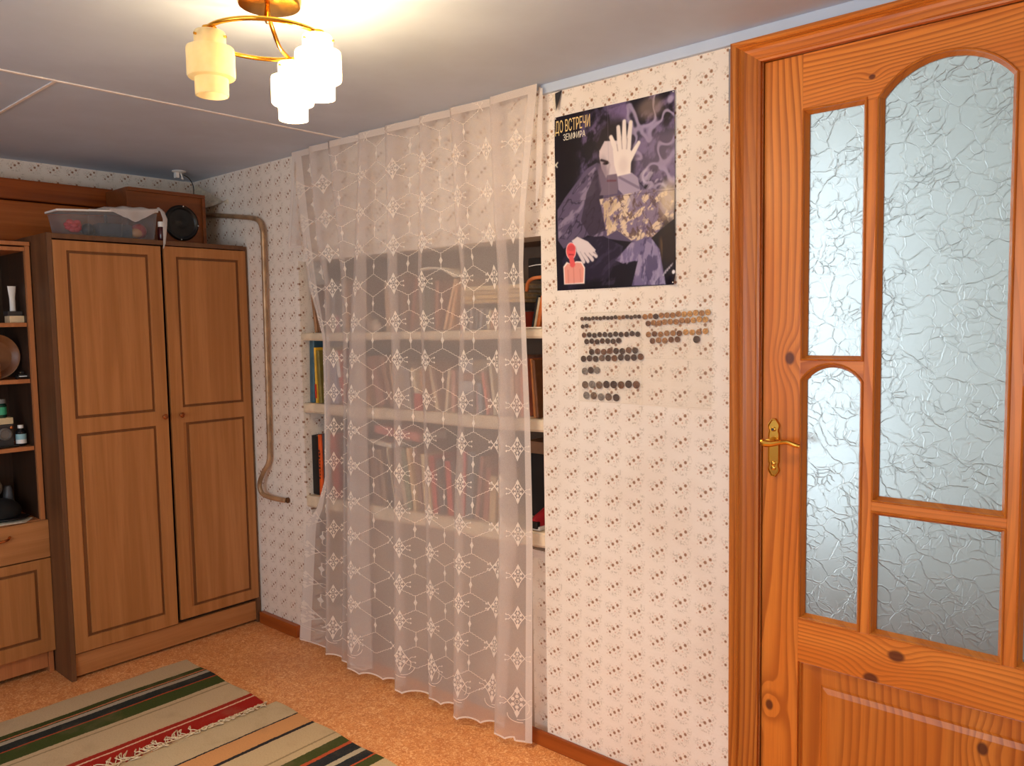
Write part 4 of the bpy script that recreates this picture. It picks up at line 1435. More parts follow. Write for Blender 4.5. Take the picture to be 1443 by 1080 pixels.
zrows = []
z = 1.666
while z < 2.08:
    z += PZm
while z > 0.16:
    zrows.append(z)
    z -= PZm
lastz = zrows[-1]
for ci, cU in enumerate(cols):
    for rz in zrows[:-1]:
        if rz < 2.05:
            medallion(cU, rz, 1.0)
    medallion(cU, lastz - .01, 1.35)
    # big bottom sprays
    for q in range(3):
        a0 = math.radians(200 + 70 * q)
        strip_uv(emb, [(cU + (.030 + .018 * t) * math.cos(a0 + t * 1.6), lastz - .04 + (.03 + .012 * t) * math.sin(a0 + t * 1.6)) for t in np.linspace(0, 1, 7)], .0024)
def find_u(xc):
    best = None
    for i in range(len(row155) - 1):
        if (row155[i, 0] - xc) * (row155[i + 1, 0] - xc) <= 0 and row155[i + 1, 0] > row155[i, 0]:
            cand = (row155[i, 1], U_t[i])
            best = cand if best is None or cand < best else best
    return best[1] if best else None


for xd in (1.115, 1.315, 1.487, 1.655, 1.835, 1.995):
    cm = find_u(xd)
    if cm is None:
        continue
    half = .074
    for rz in zrows:
        zc = rz - PZm / 2
        if zc < .10:
            continue
        # drop with stems
        if zc < 2.05:
            blob_uv(emb, kite(cm, zc, .0060, .0145, .0145))
            strip_uv(emb, [(cm, zc + .013), (cm, zc + .026)], .0022)
            strip_uv(emb, [(cm, zc - .013), (cm, zc - .026)], .0022)
        # stepped lattice from the drop's foot out to a cross sprig and on to the next drop's head
        for sg in (-1, 1):
            sx_ = cm + sg * half
            zs_2 = zc - PZm / 2
            if sx_ < 0.01 or sx_ > UW - .02:
                continue
            stepped((cm, zc - .026), (sx_ - sg * .010, zs_2 + .010), 6)
            stepped((sx_ - sg * .010, zs_2 - .010), (cm, zc - PZm + .026), 6)
            strip_uv(emb, [(sx_ - .009, zs_2 + .011), (sx_, zs_2), (sx_ - .009, zs_2 - .011)], .0026)
            strip_uv(emb, [(sx_ + .009, zs_2 + .011), (sx_, zs_2), (sx_ + .009, zs_2 - .011)], .0026)
            for q_ in ((-.010, .012), (-.010, -.012), (.010, .012), (.010, -.012), (0, 0)):
                blob_uv(emb, kite(sx_ + q_[0], zs_2 + q_[1], .0036, .0044, .0044))
obj('embroidery', emb, M['thread'], cur, kind='stuff')
# folded corner flap on the left and narrow folded strip on the right
bm = BM()
A_ = [Vector((0.968, -0.030, 2.06)), Vector((0.912, -0.034, 1.712)), Vector((1.006, -0.040, 1.706)), Vector((0.972, -0.036, 1.91))]
vs_ = [bm.verts.new(p_) for p_ in A_]
bm.faces.new(vs_)
obj('folded_corner', bm, M['voile'], cur)
def ribbon(pts, w):
    bm = BM()
    prev = None
    for i, p_ in enumerate(pts):
        p_ = Vector(p_)
        t_ = (Vector(pts[min(i + 1, len(pts) - 1)]) - Vector(pts[max(i - 1, 0)])).normalized()
        s_ = t_.cross(Vector((0, -1, 0))).normalized() * (w[i] if isinstance(w, list) else w) / 2
        c_ = (bm.verts.new(p_ - s_), bm.verts.new(p_ + s_))
        if prev:
            bm.faces.new((prev[0], prev[1], c_[1], c_[0]))
        prev = c_
    return bm
obj('corner_hem', ribbon([(0.966, -0.041, 2.05), (0.950, -0.041, 1.92), (0.914, -0.041, 1.712)], .018), M['voile_hem'], cur)
obj('corner_hem', ribbon([(0.908, -0.042, 1.711), (1.008, -0.043, 1.705)], .010), M['voile_hem'], cur)
obj('folded_strip', ribbon([(2.2615, -0.03, 2.085), (2.256, -0.032, 1.99), (2.250, -0.032, 1.86), (2.236, -0.03, 1.735)], [.012, .020, .022, .006]), M['voile_hem'], cur)
# ------------------------------------------------------------------ poster
PX0, PX1, PZ0, PZ1 = 2.291, 2.701, 1.476, 1.996
PW, PH = 240, 305
AS = (PZ1 - PZ0) / (PX1 - PX0)
uu, vv_ = np.meshgrid((np.arange(PW + 1)) / PW, (np.arange(PH + 1)) / PH * AS)
rng = np.random.RandomState(4)


def c_(x, y):
    """poster picture point, measured on an enlarged view, to print coordinates"""
    u_ = (x - 80) / 590
    top = 200 - 145 * u_
    return u_, (y - top) / (850 + 100 * u_) * AS


def vnoise(fx, fy, seed, rot=0.0):
    r_ = np.random.RandomState(seed).rand(64, 64)
    a_, b_ = uu * math.cos(rot) + vv_ * math.sin(rot), -uu * math.sin(rot) + vv_ * math.cos(rot)
    x, y = (a_ + 3) * fx, (b_ + 3) * fy
    xi, yi = np.floor(x).astype(int), np.floor(y).astype(int)
    fx_, fy_ = x - xi, y - yi
    fx_, fy_ = fx_ * fx_ * (3 - 2 * fx_), fy_ * fy_ * (3 - 2 * fy_)
    g_ = lambda i, j: r_[j % 64, i % 64]
    return (g_(xi, yi) * (1 - fx_) + g_(xi + 1, yi) * fx_) * (1 - fy_) + (g_(xi, yi + 1) * (1 - fx_) + g_(xi + 1, yi + 1) * fx_) * fy_


def fbm(f, seed, rot=0.0, ax=1.0, octs=4):
    o_ = 0; am = .5; tot = 0
    for k_ in range(octs):
        o_ = o_ + am * vnoise(f * ax * 2 ** k_, f * 2 ** k_, seed + 7 * k_, rot); tot += am; am *= .6
    return o_ / tot


IMG = np.zeros((*uu.shape, 3))


def put(mask, col):
    IMG[:] = IMG * (1 - mask[..., None]) + np.array(col)[None, None, :] * mask[..., None]


def sst(x, a, b_):
    t = np.clip((x - a) / (b_ - a), 0, 1)
    return t * t * (3 - 2 * t)


def ell(x, y, rx, ry, soft=.15, rot=0.0):
    u_, v_ = c_(x, y)
    a_, b_ = uu - u_, vv_ - v_
    ca, sa = math.cos(rot), math.sin(rot)
    a2, b2 = a_ * ca + b_ * sa, -a_ * sa + b_ * ca
    dd = np.sqrt((a2 / (rx / 590)) ** 2 + (b2 / (ry / 640)) ** 2)
    return 1 - sst(dd, 1 - soft, 1 + soft)


def poly(pts, soft=0.010):
    P_ = [c_(*p_) for p_ in pts]
    inside = np.zeros(uu.shape, bool)
    dist = np.full(uu.shape, 9.0)
    n = len(P_)
    for i in range(n):
        (x0, y0), (x1, y1) = P_[i], P_[(i + 1) % n]
        cond = ((y0 > vv_) != (y1 > vv_))
        with np.errstate(divide='ignore', invalid='ignore'):
            xx = (x1 - x0) * (vv_ - y0) / (y1 - y0 + 1e-12) + x0
        inside ^= cond & (uu < xx)
        ex, ey = x1 - x0, y1 - y0
        t = np.clip(((uu - x0) * ex + (vv_ - y0) * ey) / (ex * ex + ey * ey + 1e-12), 0, 1)
        dist = np.minimum(dist, np.hypot(uu - x0 - t * ex, vv_ - y0 - t * ey))
    sd = np.where(inside, dist, -dist)
    return sst(sd, -soft / 2, soft / 2)


def cap(p0, p1, r0_, r1_, soft=.006):
    (x0, y0), (x1, y1) = c_(*p0), c_(*p1)
    ex, ey = x1 - x0, y1 - y0
    t = np.clip(((uu - x0) * ex + (vv_ - y0) * ey) / (ex * ex + ey * ey + 1e-12), 0, 1)
    dd = np.hypot(uu - x0 - t * ex, vv_ - y0 - t * ey) - (r0_ + (r1_ - r0_) * t) / 590
    return 1 - sst(dd, -soft, soft)


put(np.ones(uu.shape), (24, 20, 34))
graf = sst(fbm(9, 1, .5, 1.4), .42, .66) * sst(uu, .05, .3)
put(graf * (1 - sst(vv_, .5, .8)) * .85, (112, 96, 138))
graf2 = sst(np.abs(fbm(7, 2, -.4, 1.2, 2) - .5), .07, .015) * sst(uu, .5, .66)
put(graf2 * (1 - sst(vv_, .55, .75)) * .9, (168, 156, 188))
put(sst(uu, .55, .8) * sst(vv_, .15, .3) * (1 - sst(vv_, .45, .62)) * .55, (140, 126, 160))
put(ell(560, 140, 60, 45, .5) * .6, (160, 140, 128))
put(poly([(360, 150), (450, 120), (450, 200), (370, 225)]) * .6, (132, 112, 158))
put((1 - sst(vv_, .0, .15)) * (1 - sst(uu, .2, .6)) * .8, (26, 20, 32))
put(ell(140, 420, 70, 190, .4), (20, 17, 28))
# hooded coat
put(poly([(300, 410), (250, 440), (185, 520), (130, 590), (90, 650), (92, 800), (120, 840), (200, 800), (250, 770), (400, 790), (500, 800), (600, 740), (610, 640), (560, 560), (500, 500), (420, 450)]), (88, 78, 106))
fold = sst(np.abs(fbm(7, 9, .7, 2.6, 3) - .5), .07, .0)
body = poly([(290, 430), (190, 530), (95, 660), (95, 790), (200, 800), (330, 780), (340, 560)])
put(body * fold * .8, (44, 36, 56))
put(body * sst(fbm(6, 12, .8, 2.4), .52, .66) * .8, (142, 130, 156))
put(poly([(245, 560), (300, 440), (330, 600), (350, 740), (260, 775), (215, 700)]) * .75, (48, 40, 58))
# pale painted cloth in the lap and on the arm
light = poly([(310, 590), (400, 570), (520, 540), (665, 530), (665, 680), (600, 740), (540, 800), (470, 790), (400, 740), (350, 770), (330, 680)])
put(light * .9, (128, 112, 140))
put(light * sst(fbm(11, 21, .9, 2.2), .47, .60) * .9, (222, 200, 170))
put(light * sst(fbm(17, 22, -.5, 2.0), .54, .64) * .8, (96, 74, 72))
put(light * sst(np.abs(fbm(9, 44, .4, 2.0, 3) - .5), .05, .0) * .5, (72, 58, 84))
put(poly([(330, 600), (400, 580), (395, 700), (355, 770), (335, 700)]) * sst(fbm(20, 23, .2, 2.2), .42, .56) * .8, (206, 182, 146))
put(ell(640, 580, 40, 70, .5) * .7, (222, 204, 176))
put(ell(640, 800, 36, 90, .4), (36, 28, 34))
put(ell(640, 800, 36, 90, .4) * sst(vnoise(18, 12, 31), .6, .75) * .8, (120, 92, 60))
# knees
put(poly([(180, 790), (330, 770), (430, 820), (390, 1010), (140, 1040), (110, 900)]), (38, 33, 54))
put(poly([(390, 890), (470, 800), (560, 770), (600, 830), (625, 1005), (470, 1015), (500, 890), (440, 910)]), (112, 102, 140))
put(poly([(540, 790), (590, 820), (620, 1000), (560, 1008), (520, 900)]) * .8, (146, 136, 170))
put(poly([(430, 905), (490, 890), (468, 1015), (330, 1030), (380, 920)]), (24, 20, 34))
put(ell(300, 1020, 120, 30, .5) * .8, (18, 15, 24))
knee = poly([(390, 890), (470, 800), (560, 770), (600, 830), (625, 1005), (470, 1015), (500, 890), (440, 910)])
put(knee * sst(fbm(8, 61, .15, 2.8), .5, .64) * .75, (160, 150, 182))
put(knee * sst(fbm(9, 67, .15, 2.8), .54, .66) * .7, (66, 58, 92))
put(poly([(180, 790), (330, 770), (430, 820), (390, 1010), (140, 1040), (110, 900)]) * sst(fbm(7, 71, .9, 2.4), .52, .66) * .6, (64, 56, 82))
put(ell(470, 560, 34, 60, .5) * sst(fbm(14, 73, .3, 2.0), .45, .6) * .6, (176, 166, 190))
put(poly([(500, 420), (580, 440), (640, 520), (520, 540)], .05) * sst(fbm(9, 77, .8, 2.4), .45, .6) * .7, (186, 176, 200))
# head, dark hair and hood
put(ell(385, 330, 85, 120, .3), (40, 34, 46))
put(ell(430, 420, 60, 90, .3), (52, 44, 58))
put(ell(385, 330, 85, 120, .3) * sst(fbm(18, 83, .2, .4), .5, .65) * .6, (74, 62, 84))
put(poly([(315, 330), (330, 300), (400, 290), (420, 350), (410, 480), (385, 510), (350, 500), (322, 440), (312, 380)]), (206, 192, 196))
put(ell(330, 470, 22, 70, .5) * .7, (120, 104, 122))
put(poly([(350, 470), (410, 460), (400, 560), (340, 570), (310, 570)]), (112, 98, 118))
put(cap((322, 398), (352, 405), 5, 4), (44, 34, 44))
put(ell(345, 412, 15, 7, .4), (52, 40, 50))
put(ell(347, 412, 5, 5, .3), (14, 12, 16))
put(cap((362, 420), (352, 462), 4, 6, .01) * .5, (150, 130, 142))
put(cap((352, 498), (392, 496), 4, 3), (104, 62, 76))
put(poly([(300, 330), (330, 250), (380, 225), (430, 250), (415, 300), (340, 305), (316, 350)]), (36, 30, 40))
# raised hand in front of the face, cuff below
hand = (232, 220, 214)
put(poly([(400, 470), (470, 455), (500, 480), (512, 545), (430, 565), (405, 540)]), (160, 148, 172))
put(cap((410, 480), (505, 530), 5, 5) * .7, (108, 96, 120))
put(poly([(380, 350), (400, 330), (455, 325), (470, 350), (465, 460), (400, 475), (385, 420)]), hand)
for a_, b_, r1_, r2_ in (((398, 350), (372, 285), 13, 9), ((415, 335), (408, 236), 13, 9), ((436, 330), (437, 208), 13, 9), ((455, 335), (468, 212), 13, 9), ((455, 400), (506, 310), 14, 8)):
    put(cap(a_, b_, r1_, r2_), hand)
for a_, b_ in (((404, 350), (400, 320)), ((426, 340), (422, 290)), ((447, 340), (452, 290))):
    put(cap(a_, b_, 2.0, 1.4) * .7, (140, 120, 124))
put(ell(430, 420, 22, 34, .6) * .35, (190, 170, 170))
# resting hand on the knee
put(poly([(165, 800), (195, 778), (250, 800), (290, 840), (270, 880), (200, 860)]), (214, 202, 206))
for a_, b_ in (((200, 845), (226, 902)), ((222, 850), (248, 898)), ((246, 850), (272, 890)), ((268, 845), (292, 872))):
    put(cap(a_, b_, 12, 8), (214, 202, 206))
    put(cap((a_[0] + 10, a_[1] + 8), (b_[0] + 10, b_[1] - 6), 1.6, 1.2) * .7, (96, 82, 96))
# small pasted figure in a pink shirt
put(poly([(118, 1018), (116, 930), (135, 905), (160, 915), (185, 900), (215, 900), (232, 930), (228, 1010)]), (246, 232, 226))
put(poly([(123, 1014), (121, 934), (140, 912), (165, 918), (188, 906), (212, 908), (226, 934), (222, 1005)]), (224, 152, 140))
put(cap((170, 925), (172, 1008), 2, 2) * .6, (190, 110, 104))
put(cap((205, 940), (208, 1000), 2, 2) * .5, (190, 110, 104))
put(cap((140, 945), (142, 1008), 2, 2) * .5, (190, 110, 104))
put(ell(160, 850, 27, 40, .08), (246, 220, 216))
put(ell(160, 850, 24, 37, .1), (226, 88, 92))
put(ell(163, 835, 22, 14, .3) * .7, (196, 70, 76))
put(cap((150, 868), (172, 868), 2.5, 2), (150, 40, 50))
put(cap((160, 885), (166, 915), 12, 14), (220, 90, 92))
put(ell(661, 942, 7, 9, .3), (226, 224, 230))
for k_ in range(5):
    put(cap((615 + 9 * k_, 960 - 12 * k_), (625 + 8 * k_, 935 - 9 * k_), 2.4, 1.2), (190, 186, 200))
put(cap((84, 430), (95, 418), 4, 3), (226, 220, 200)); put(cap((86, 432), (92, 440), 3, 3), (226, 220, 200))
# fold creases of the sheet
put((1 - sst(np.abs(uu - .47), .0, .004)) * .35, (150, 140, 160))
put((1 - sst(np.abs(vv_ - AS * .5 - .02 * (uu - .5)), .0, .005)) * .35, (60, 50, 64))
IMG = np.clip(IMG, 0, 255) / 255.0
IMGL = np.where(IMG <= .04045, IMG / 12.92, ((IMG + .055) / 1.055) ** 2.4)

me = bpy.data.meshes.new('poster')
X_ = PX0 + (PX1 - PX0) * uu
Z_ = PZ1 - (PZ1 - PZ0) * (vv_ / AS)
Y_ = -0.0035 - 0.0018 * np.sin(uu * 7.0 + vv_ * 3) - 0.0012 * np.sin(vv_ * 9) - 0.010 * sst(uu, .92, 1.0) * sst(vv_ / AS, .92, 1.0)
oc = Vector(((PX0 + PX1) / 2, -0.003, PZ0))
co = np.stack([X_ - oc.x, Y_ - oc.y, Z_ - oc.z], -1).reshape(-1, 3)
idx = np.arange((PW + 1) * (PH + 1)).reshape(PH + 1, PW + 1)
fc = np.stack([idx[:-1, :-1], idx[1:, :-1], idx[1:, 1:], idx[:-1, 1:]], -1).reshape(-1, 4)
me.from_pydata(co.tolist(), [], fc.tolist())
ca = me.color_attributes.new('print', 'FLOAT_COLOR', 'POINT')
ca.data.foreach_set('color', np.concatenate([IMGL.reshape(-1, 3), np.ones(((PW + 1) * (PH + 1), 1))], 1).astype(np.float32).ravel())
b = NB('satin_poster_print')
at = b.N.new('ShaderNodeAttribute'); at.attribute_name = 'print'
me.materials.append(b.P(color=at.outputs[0], rough=0.4, spec=0.2))
for p_ in me.polygons:
    p_.use_smooth = True
poster = bpy.data.objects.new('poster', me)
COL.objects.link(poster)
poster.matrix_world = Matrix.Translation(oc)
WM[poster.name] = Matrix.Translation(oc)
props(poster, 'dark purple poster of a seated person raising a hand before the face', 'poster')


def lettering(name, body, x, z, sx, sz, mat, parent, label):
    cu = bpy.data.curves.new(name, 'FONT')
    cu.body = body
    cu.size = 1.0
    cu.extrude = 0.004
    cu.offset = 0.0
    cu.materials.append(mat)
    tmp = bpy.data.objects.new(name + '_outline', cu)
    COL.objects.link(tmp)
    bpy.context.view_layer.update()
    tm = bpy.data.meshes.new_from_object(tmp.evaluated_get(bpy.context.evaluated_depsgraph_get()))
    bpy.data.objects.remove(tmp)
    o = bpy.data.objects.new(name, tm)
    COL.objects.link(o)
    o.parent = parent
    o.matrix_local = Matrix.Translation(Vector((x, -0.0065, z)) - oc) @ Matrix.Rotation(math.radians(90), 4, 'X') @ Matrix.Diagonal((sx, sz, .05, 1))
    o['label'] = label
    return o


M['title'] = simple('cream_yellow_print', (236, 206, 140), .4, var=.03)
M['title2'] = simple('pale_print', (232, 226, 206), .4, var=.03)
lettering('title_lettering', 'ДО ВСТРЕЧИ', 2.294, 1.9475, .0200, .049, M['title'], poster, 'cream yellow title lettering')
lettering('name_lettering', 'ЗЕМФИРА', 2.324, 1.922, .0165, .026, M['title2'], poster, 'pale lettering under the title')
for x, z in ((2.295, 1.992), (2.697, 1.992), (2.295, 1.480), (2.697, 1.482)):
    obj('pin', lathe(BM(), [(0.002, 0), (0.002, .002), (0, .003)], 8, Matrix.Translation((x, -.004 if z > 1.5 else -.008, z)) @ Matrix.Rotation(math.radians(90), 4, 'X')), M['white'], poster)

# ------------------------------------------------------------------ coin sheet and coins
cs = empty('coin_sheet', (2.595, -0.004, 1.138), 'clear plastic coin sheet with pockets fixed on the floral wallpaper', 'coin sheet')
bm = BM()
g = []
for i in range(15):
    row = []
    for j in range(9):
        s, t = i / 14, j / 8
        x = 2.372 + .443 * s
        z = 1.406 - .268 * t + .002 * math.sin(5 * s)
        y = -0.0068 - .012 * max(0, t - .8) * 5 * max(0, s - .45) * 1.3 - .0006 * math.sin(13 * s + 4 * t)
        row.append(bm.verts.new((x, y, z)))
    g.append(row)
for i in range(14):
    for j in range(8):
        bm.faces.new((g[i][j], g[i + 1][j], g[i + 1][j + 1], g[i][j + 1]))
obj('front_film', bm, M['clear'], cs, smooth=True)
M['weld'] = clear('pocket_weld_seam', 0.06, (255, 254, 252))
for i in (3,):
    obj('pocket_seam', box(BM(), 2.372 + .443 * i / 6 - .0008, 2.372 + .443 * i / 6 + .0008, -.0040, -.0030, 1.140, 1.404), M['weld'], cs)
for j in (0, 3, 6):
    obj('pocket_seam', box(BM(), 2.373, 2.812, -.0029, -.0020, 1.141 + .264 * j / 6 - .0008, 1.141 + .264 * j / 6 + .0008), M['weld'], cs)
coin_mats = {k_: simple(k_ + '_coin_metal', c, .4, .3, var=.2, scale=180) for k_, c in dict(dark_brown=(70, 40, 20), brown=(112, 66, 30), gold=(196, 144, 78), tan=(164, 112, 60), grey=(134, 124, 116), grey_brown=(118, 92, 72)).items()}
CM = dict(d='dark_brown', b='brown', g='gold', t='tan', s='grey', m='grey_brown')
ROWS = [
    (2.386, 1.388, 2.586, 1.391, .0060, 'bdddddddddtbdddd', 'small', 'the top left row'),
    (2.605, 1.390, 2.799, 1.398, .0080, 'ttdttttgggtg', 'wide', 'the uppermost right row'),
    (2.615, 1.371, 2.792, 1.380, .0080, 'btttttttggg', 'wide', 'the second right row'),
    (2.388, 1.365, 2.403, 1.366, .0062, 'dd', 'small', 'the short second left row'),
    (2.393, 1.339, 2.581, 1.342, .0078, 'bdddddddddd', 'round', 'the third left row'),
    (2.402, 1.320, 2.516, 1.322, .0082, 'ddddddd', 'round', 'the fourth left row'),
    (2.616, 1.340, 2.792, 1.347, .0080, 'tbtttbggtg', 'wide', 'the third right row'),
    (2.629, 1.322, 2.708, 1.326, .0083, 'bttbb', 'wide', 'the lowest right row'),
    (2.766, 1.326, 2.766, 1.326, .0100, 'd', 'large', None),
    (2.420, 1.289, 2.572, 1.295, .0092, 'dbbbddbd', 'round', 'the fifth left row'),
    (2.390, 1.268, 2.590, 1.276, .0096, 'dddmdbdddb', 'round', 'the sixth left row'),
    (2.394, 1.231, 2.439, 1.236, .0103, 'sds', 'broad', 'the three-coin row'),
    (2.395, 1.190, 2.575, 1.197, .0112, 'msmddbdb', 'broad', 'the row above the lowest'),
    (2.399, 1.158, 2.506, 1.156, .0110, 'smsmd', 'broad', 'the lowest left row'),
]
coin_me = {}
for (x0, z0, x1, z1, rad, kinds, size, rowname) in ROWS:
    for i, k_ in enumerate(kinds):
        key = (rad, k_)
        if key not in coin_me:
            bm = lathe(BM(), [(0, 0), (rad, 0), (rad, .0012), (rad * .9, .0015), (rad * .84, .0011), (rad * .5, .0011), (rad * .42, .0014), (0, .0015)], 16)
            bmesh.ops.recalc_face_normals(bm, faces=bm.faces)
            mm = bpy.data.meshes.new('coin'); bm.to_mesh(mm); bm.free()
            mm.materials.append(coin_mats[CM[k_]])
            coin_me[key] = mm
        o = bpy.data.objects.new('coin', coin_me[key])
        COL.objects.link(o)
        t = i / max(1, len(kinds) - 1)
        o.matrix_world = Matrix.Translation((x0 + (x1 - x0) * t, -0.0042, z0 + (z1 - z0) * t + .0012 * math.sin(i * 2.3))) @ Matrix.Rotation(math.radians(90), 4, 'X') @ Matrix.Rotation(i * 1.1, 4, 'Z')
        cn = CM[k_].replace('_', ' ')
        if rowname:
            props(o, '%s %s coin, %s from the left in %s' % (size, cn, ordinal(i + 1), rowname), 'coin', 'coins in the clear sheet')
        else:
            props(o, 'single large dark coin standing apart at the right of the coin sheet', 'coin', 'coins in the clear sheet')

# ------------------------------------------------------------------ ceiling lamp
lamp = empty('ceiling_lamp', (2.308, -0.985, 2.098), 'gold ceiling lamp with a ring and three stepped frosted glass shades', 'lamp')
T = Matrix.Translation
obj('ceiling_plate', lathe(BM(), [(0, 2.0995), (.056, 2.0995), (.064, 2.094), (.065, 2.052), (.062, 2.045), (.054, 2.044), (0, 2.044)], 40, T((2.308, -.985, 0))), M['gold'], lamp, smooth='auto')
RC = Vector((2.300, -0.990, 1.972))
bm = BM()
ring_pts = [(RC.x + .122 * math.cos(2 * math.pi * i / 64), RC.y + .122 * math.sin(2 * math.pi * i / 64), RC.z + .004) for i in range(65)]
tube(bm, ring_pts, .0048, 10, cap=False)
bmesh.ops.remove_doubles(bm, verts=bm.verts, dist=1e-4)
obj('ring', bm, M['gold'], lamp, smooth=True)
obj('arm', tube(BM(), catmull([(2.312, -.992, 2.046), (2.312, -.990, 2.022), (2.300, -.972, 1.998), (2.270, -.938, 1.980), (2.236, -.893, 1.976)], 6), .0046, 10), M['gold'], lamp, smooth=True)
obj('arm', tube(BM(), catmull([(2.310, -.990, 2.046), (2.325, -1.003, 2.022), (2.36, -1.026, 1.990), (2.390, -1.044, 1.978), (2.402, -1.052, 1.976)], 6), .0046, 10), M['gold'], lamp, smooth=True)
SH = [(.0185, 1.968), (.0285, 1.968), (.0305, 1.964), (.0305, 1.938), (.0455, 1.936), (.0465, 1.932), (.0465, 1.882), (.0445, 1.878), (.0325, 1.876), (.0320, 1.843), (.0300, 1.843), (.0305, 1.879), (.0430, 1.882), (.0435, 1.932), (.0285, 1.935), (.0285, 1.963), (.0185, 1.965)]
for i, (x, y, lit) in enumerate(((2.280, -1.106, False), (2.414, -0.944, True), (2.231, -0.884, True))):
    sh_ = obj('shade', lathe(BM(), SH, 36, T((x, y, 0)), closed=True), M['frost'], lamp, smooth='auto', label='shade with a lit bulb' if lit else 'shade with an unlit bulb')
    bm = lathe(BM(), [(0, 1.978), (.014, 1.978), (.015, 1.974), (.0205, 1.970), (.0205, 1.962), (.013, 1.958), (.013, 1.948), (0, 1.948)], 20, T((x, y, 0)))
    obj('holder', bm, M['gold'], sh_, smooth='auto')
    for q in range(3):
        a = 2 * math.pi * q / 3 + .6
        obj('thumb_screw', tube(BM(), [(x + .020 * math.cos(a), y + .020 * math.sin(a), 1.957), (x + .035 * math.cos(a), y + .035 * math.sin(a), 1.957)], .0026, 8), M['gold'], sh_)
    bm = lathe(BM(), [(0, 1.868), (.010, 1.870), (.016, 1.880), (.0175, 1.892), (.015, 1.908), (.010, 1.930), (.009, 1.949), (0, 1.9495)], 16, T((x, y, 0)))
    obj('bulb', bm, M['bulb'] if lit else M['bulb_off'], sh_, smooth=True)
    if lit:
        l = bpy.data.lights.new('bulb_light', 'POINT')
        l.energy = BULB_POWER
        l.color = BULB_COLOR
        l.shadow_soft_size = .024
        o = bpy.data.objects.new('bulb_light', l)
        o.location = (x, y, 1.895)
        COL.objects.link(o)

# ------------------------------------------------------------------ rugs
STOPS = [(.60, (196, 172, 138)), (.749, (62, 70, 34)), (.786, (204, 122, 88)), (.793, (62, 70, 34)), (.797, (170, 160, 142)), (.824, (40, 46, 46)), (.872, (170, 74, 46)), (.880, (64, 76, 36)), (.955, (196, 172, 138)),
         (.978, (150, 132, 100)), (.983, (198, 174, 140)), (1.128, (158, 40, 30)), (1.148, (226, 190, 160)), (1.158, (160, 34, 28)), (1.248, (196, 176, 144)),
         (1.392, (40, 40, 46)), (1.403, (206, 150, 100)), (1.488, (40, 40, 46)), (1.501, (194, 172, 138)), (1.612, (148, 130, 100)), (1.618, (194, 172, 138)), (1.654, (66, 74, 38)), (1.700, (176, 80, 50)), (1.712, (36, 42, 48)), (1.762, (176, 166, 146)), (1.784, (36, 42, 48)), (1.822, (176, 80, 50)), (1.830, (66, 74, 38)), (1.872, (194, 172, 138)), (1.890, (150, 132, 100)), (1.895, (196, 174, 140))]
b = NB('striped_woven_rug')
p = b.pos()
wob = b.noise(b.xyz(b.mul(p[0], 1.0), p[1], 0.0), 5.0, 2)
wob2 = b.noise(b.xyz(p[0], p[1], 0.0), 130.0, 1)
xx_ = b.add(b.add(p[0], b.mul(b.sub(wob, .5), .010)), b.mul(b.sub(wob2, .5), .006))
col = b.ramp(b.m('DIVIDE', b.sub(xx_, .6), 2.0), [((s - .6) / 2.0, lin(c)) for s, c in STOPS], True)
weave = b.noise(b.xyz(b.mul(p[0], 500.0), b.mul(p[1], 160.0), 0.0), 1.0, 2)
dirt = b.noise(b.xyz(p[0], p[1], 0.0), 7.0, 4, .6)
col = b.mix(b.mul(b.ss(weave, .45, .8), .30), col, lin((110, 92, 70)))
col = b.mix(b.mul(b.ss(dirt, .5, .75), .25), col, lin((140, 118, 92)))
b.bump(weave, .5, .003)
M['rug'] = b.P(color=col, rough=.92, spec=.1)


def rug(name, x0, x1, y0, y1, label, seed):
    bm = BM()
    nx, ny = 26, 60
    g = []
    for i in range(nx + 1):
        row = []
        for j in range(ny + 1):
            s, t = i / nx, j / ny
            x = x0 + (x1 - x0) * s
            y = y0 + (y1 - y0) * t + (.004 * math.sin(x * 23 + seed) if j in (0, ny) else 0)
            if i in (0, nx):
                x += .003 * math.sin(y * 17 + seed)
            row.append(bm.verts.new((x, y, .0045 + .0012 * math.sin(x * 9 + seed) * math.sin(y * 7))))
        g.append(row)
    for i in range(nx):
        for j in range(ny):
            bm.faces.new((g[i][j], g[i + 1][j], g[i + 1][j + 1], g[i][j + 1]))
    border = [g[i][0] for i in range(nx + 1)] + [g[nx][j] for j in range(1, ny + 1)] + [g[i][ny] for i in range(nx - 1, -1, -1)] + [g[0][j] for j in range(ny - 1, 0, -1)]
    low_ = [bm.verts.new((v.co.x, v.co.y, .0006)) for v in border]
    n = len(border)
    for k_ in range(n):
        q = (k_ + 1) % n
        bm.faces.new((border[k_], border[q], low_[q], low_[k_]))
    return obj(name, bm, M['rug'], None, smooth='auto', label=label, cat='rug', group='striped woven rugs', origin=((x0 + x1) / 2, (y0 + y1) / 2, 0))


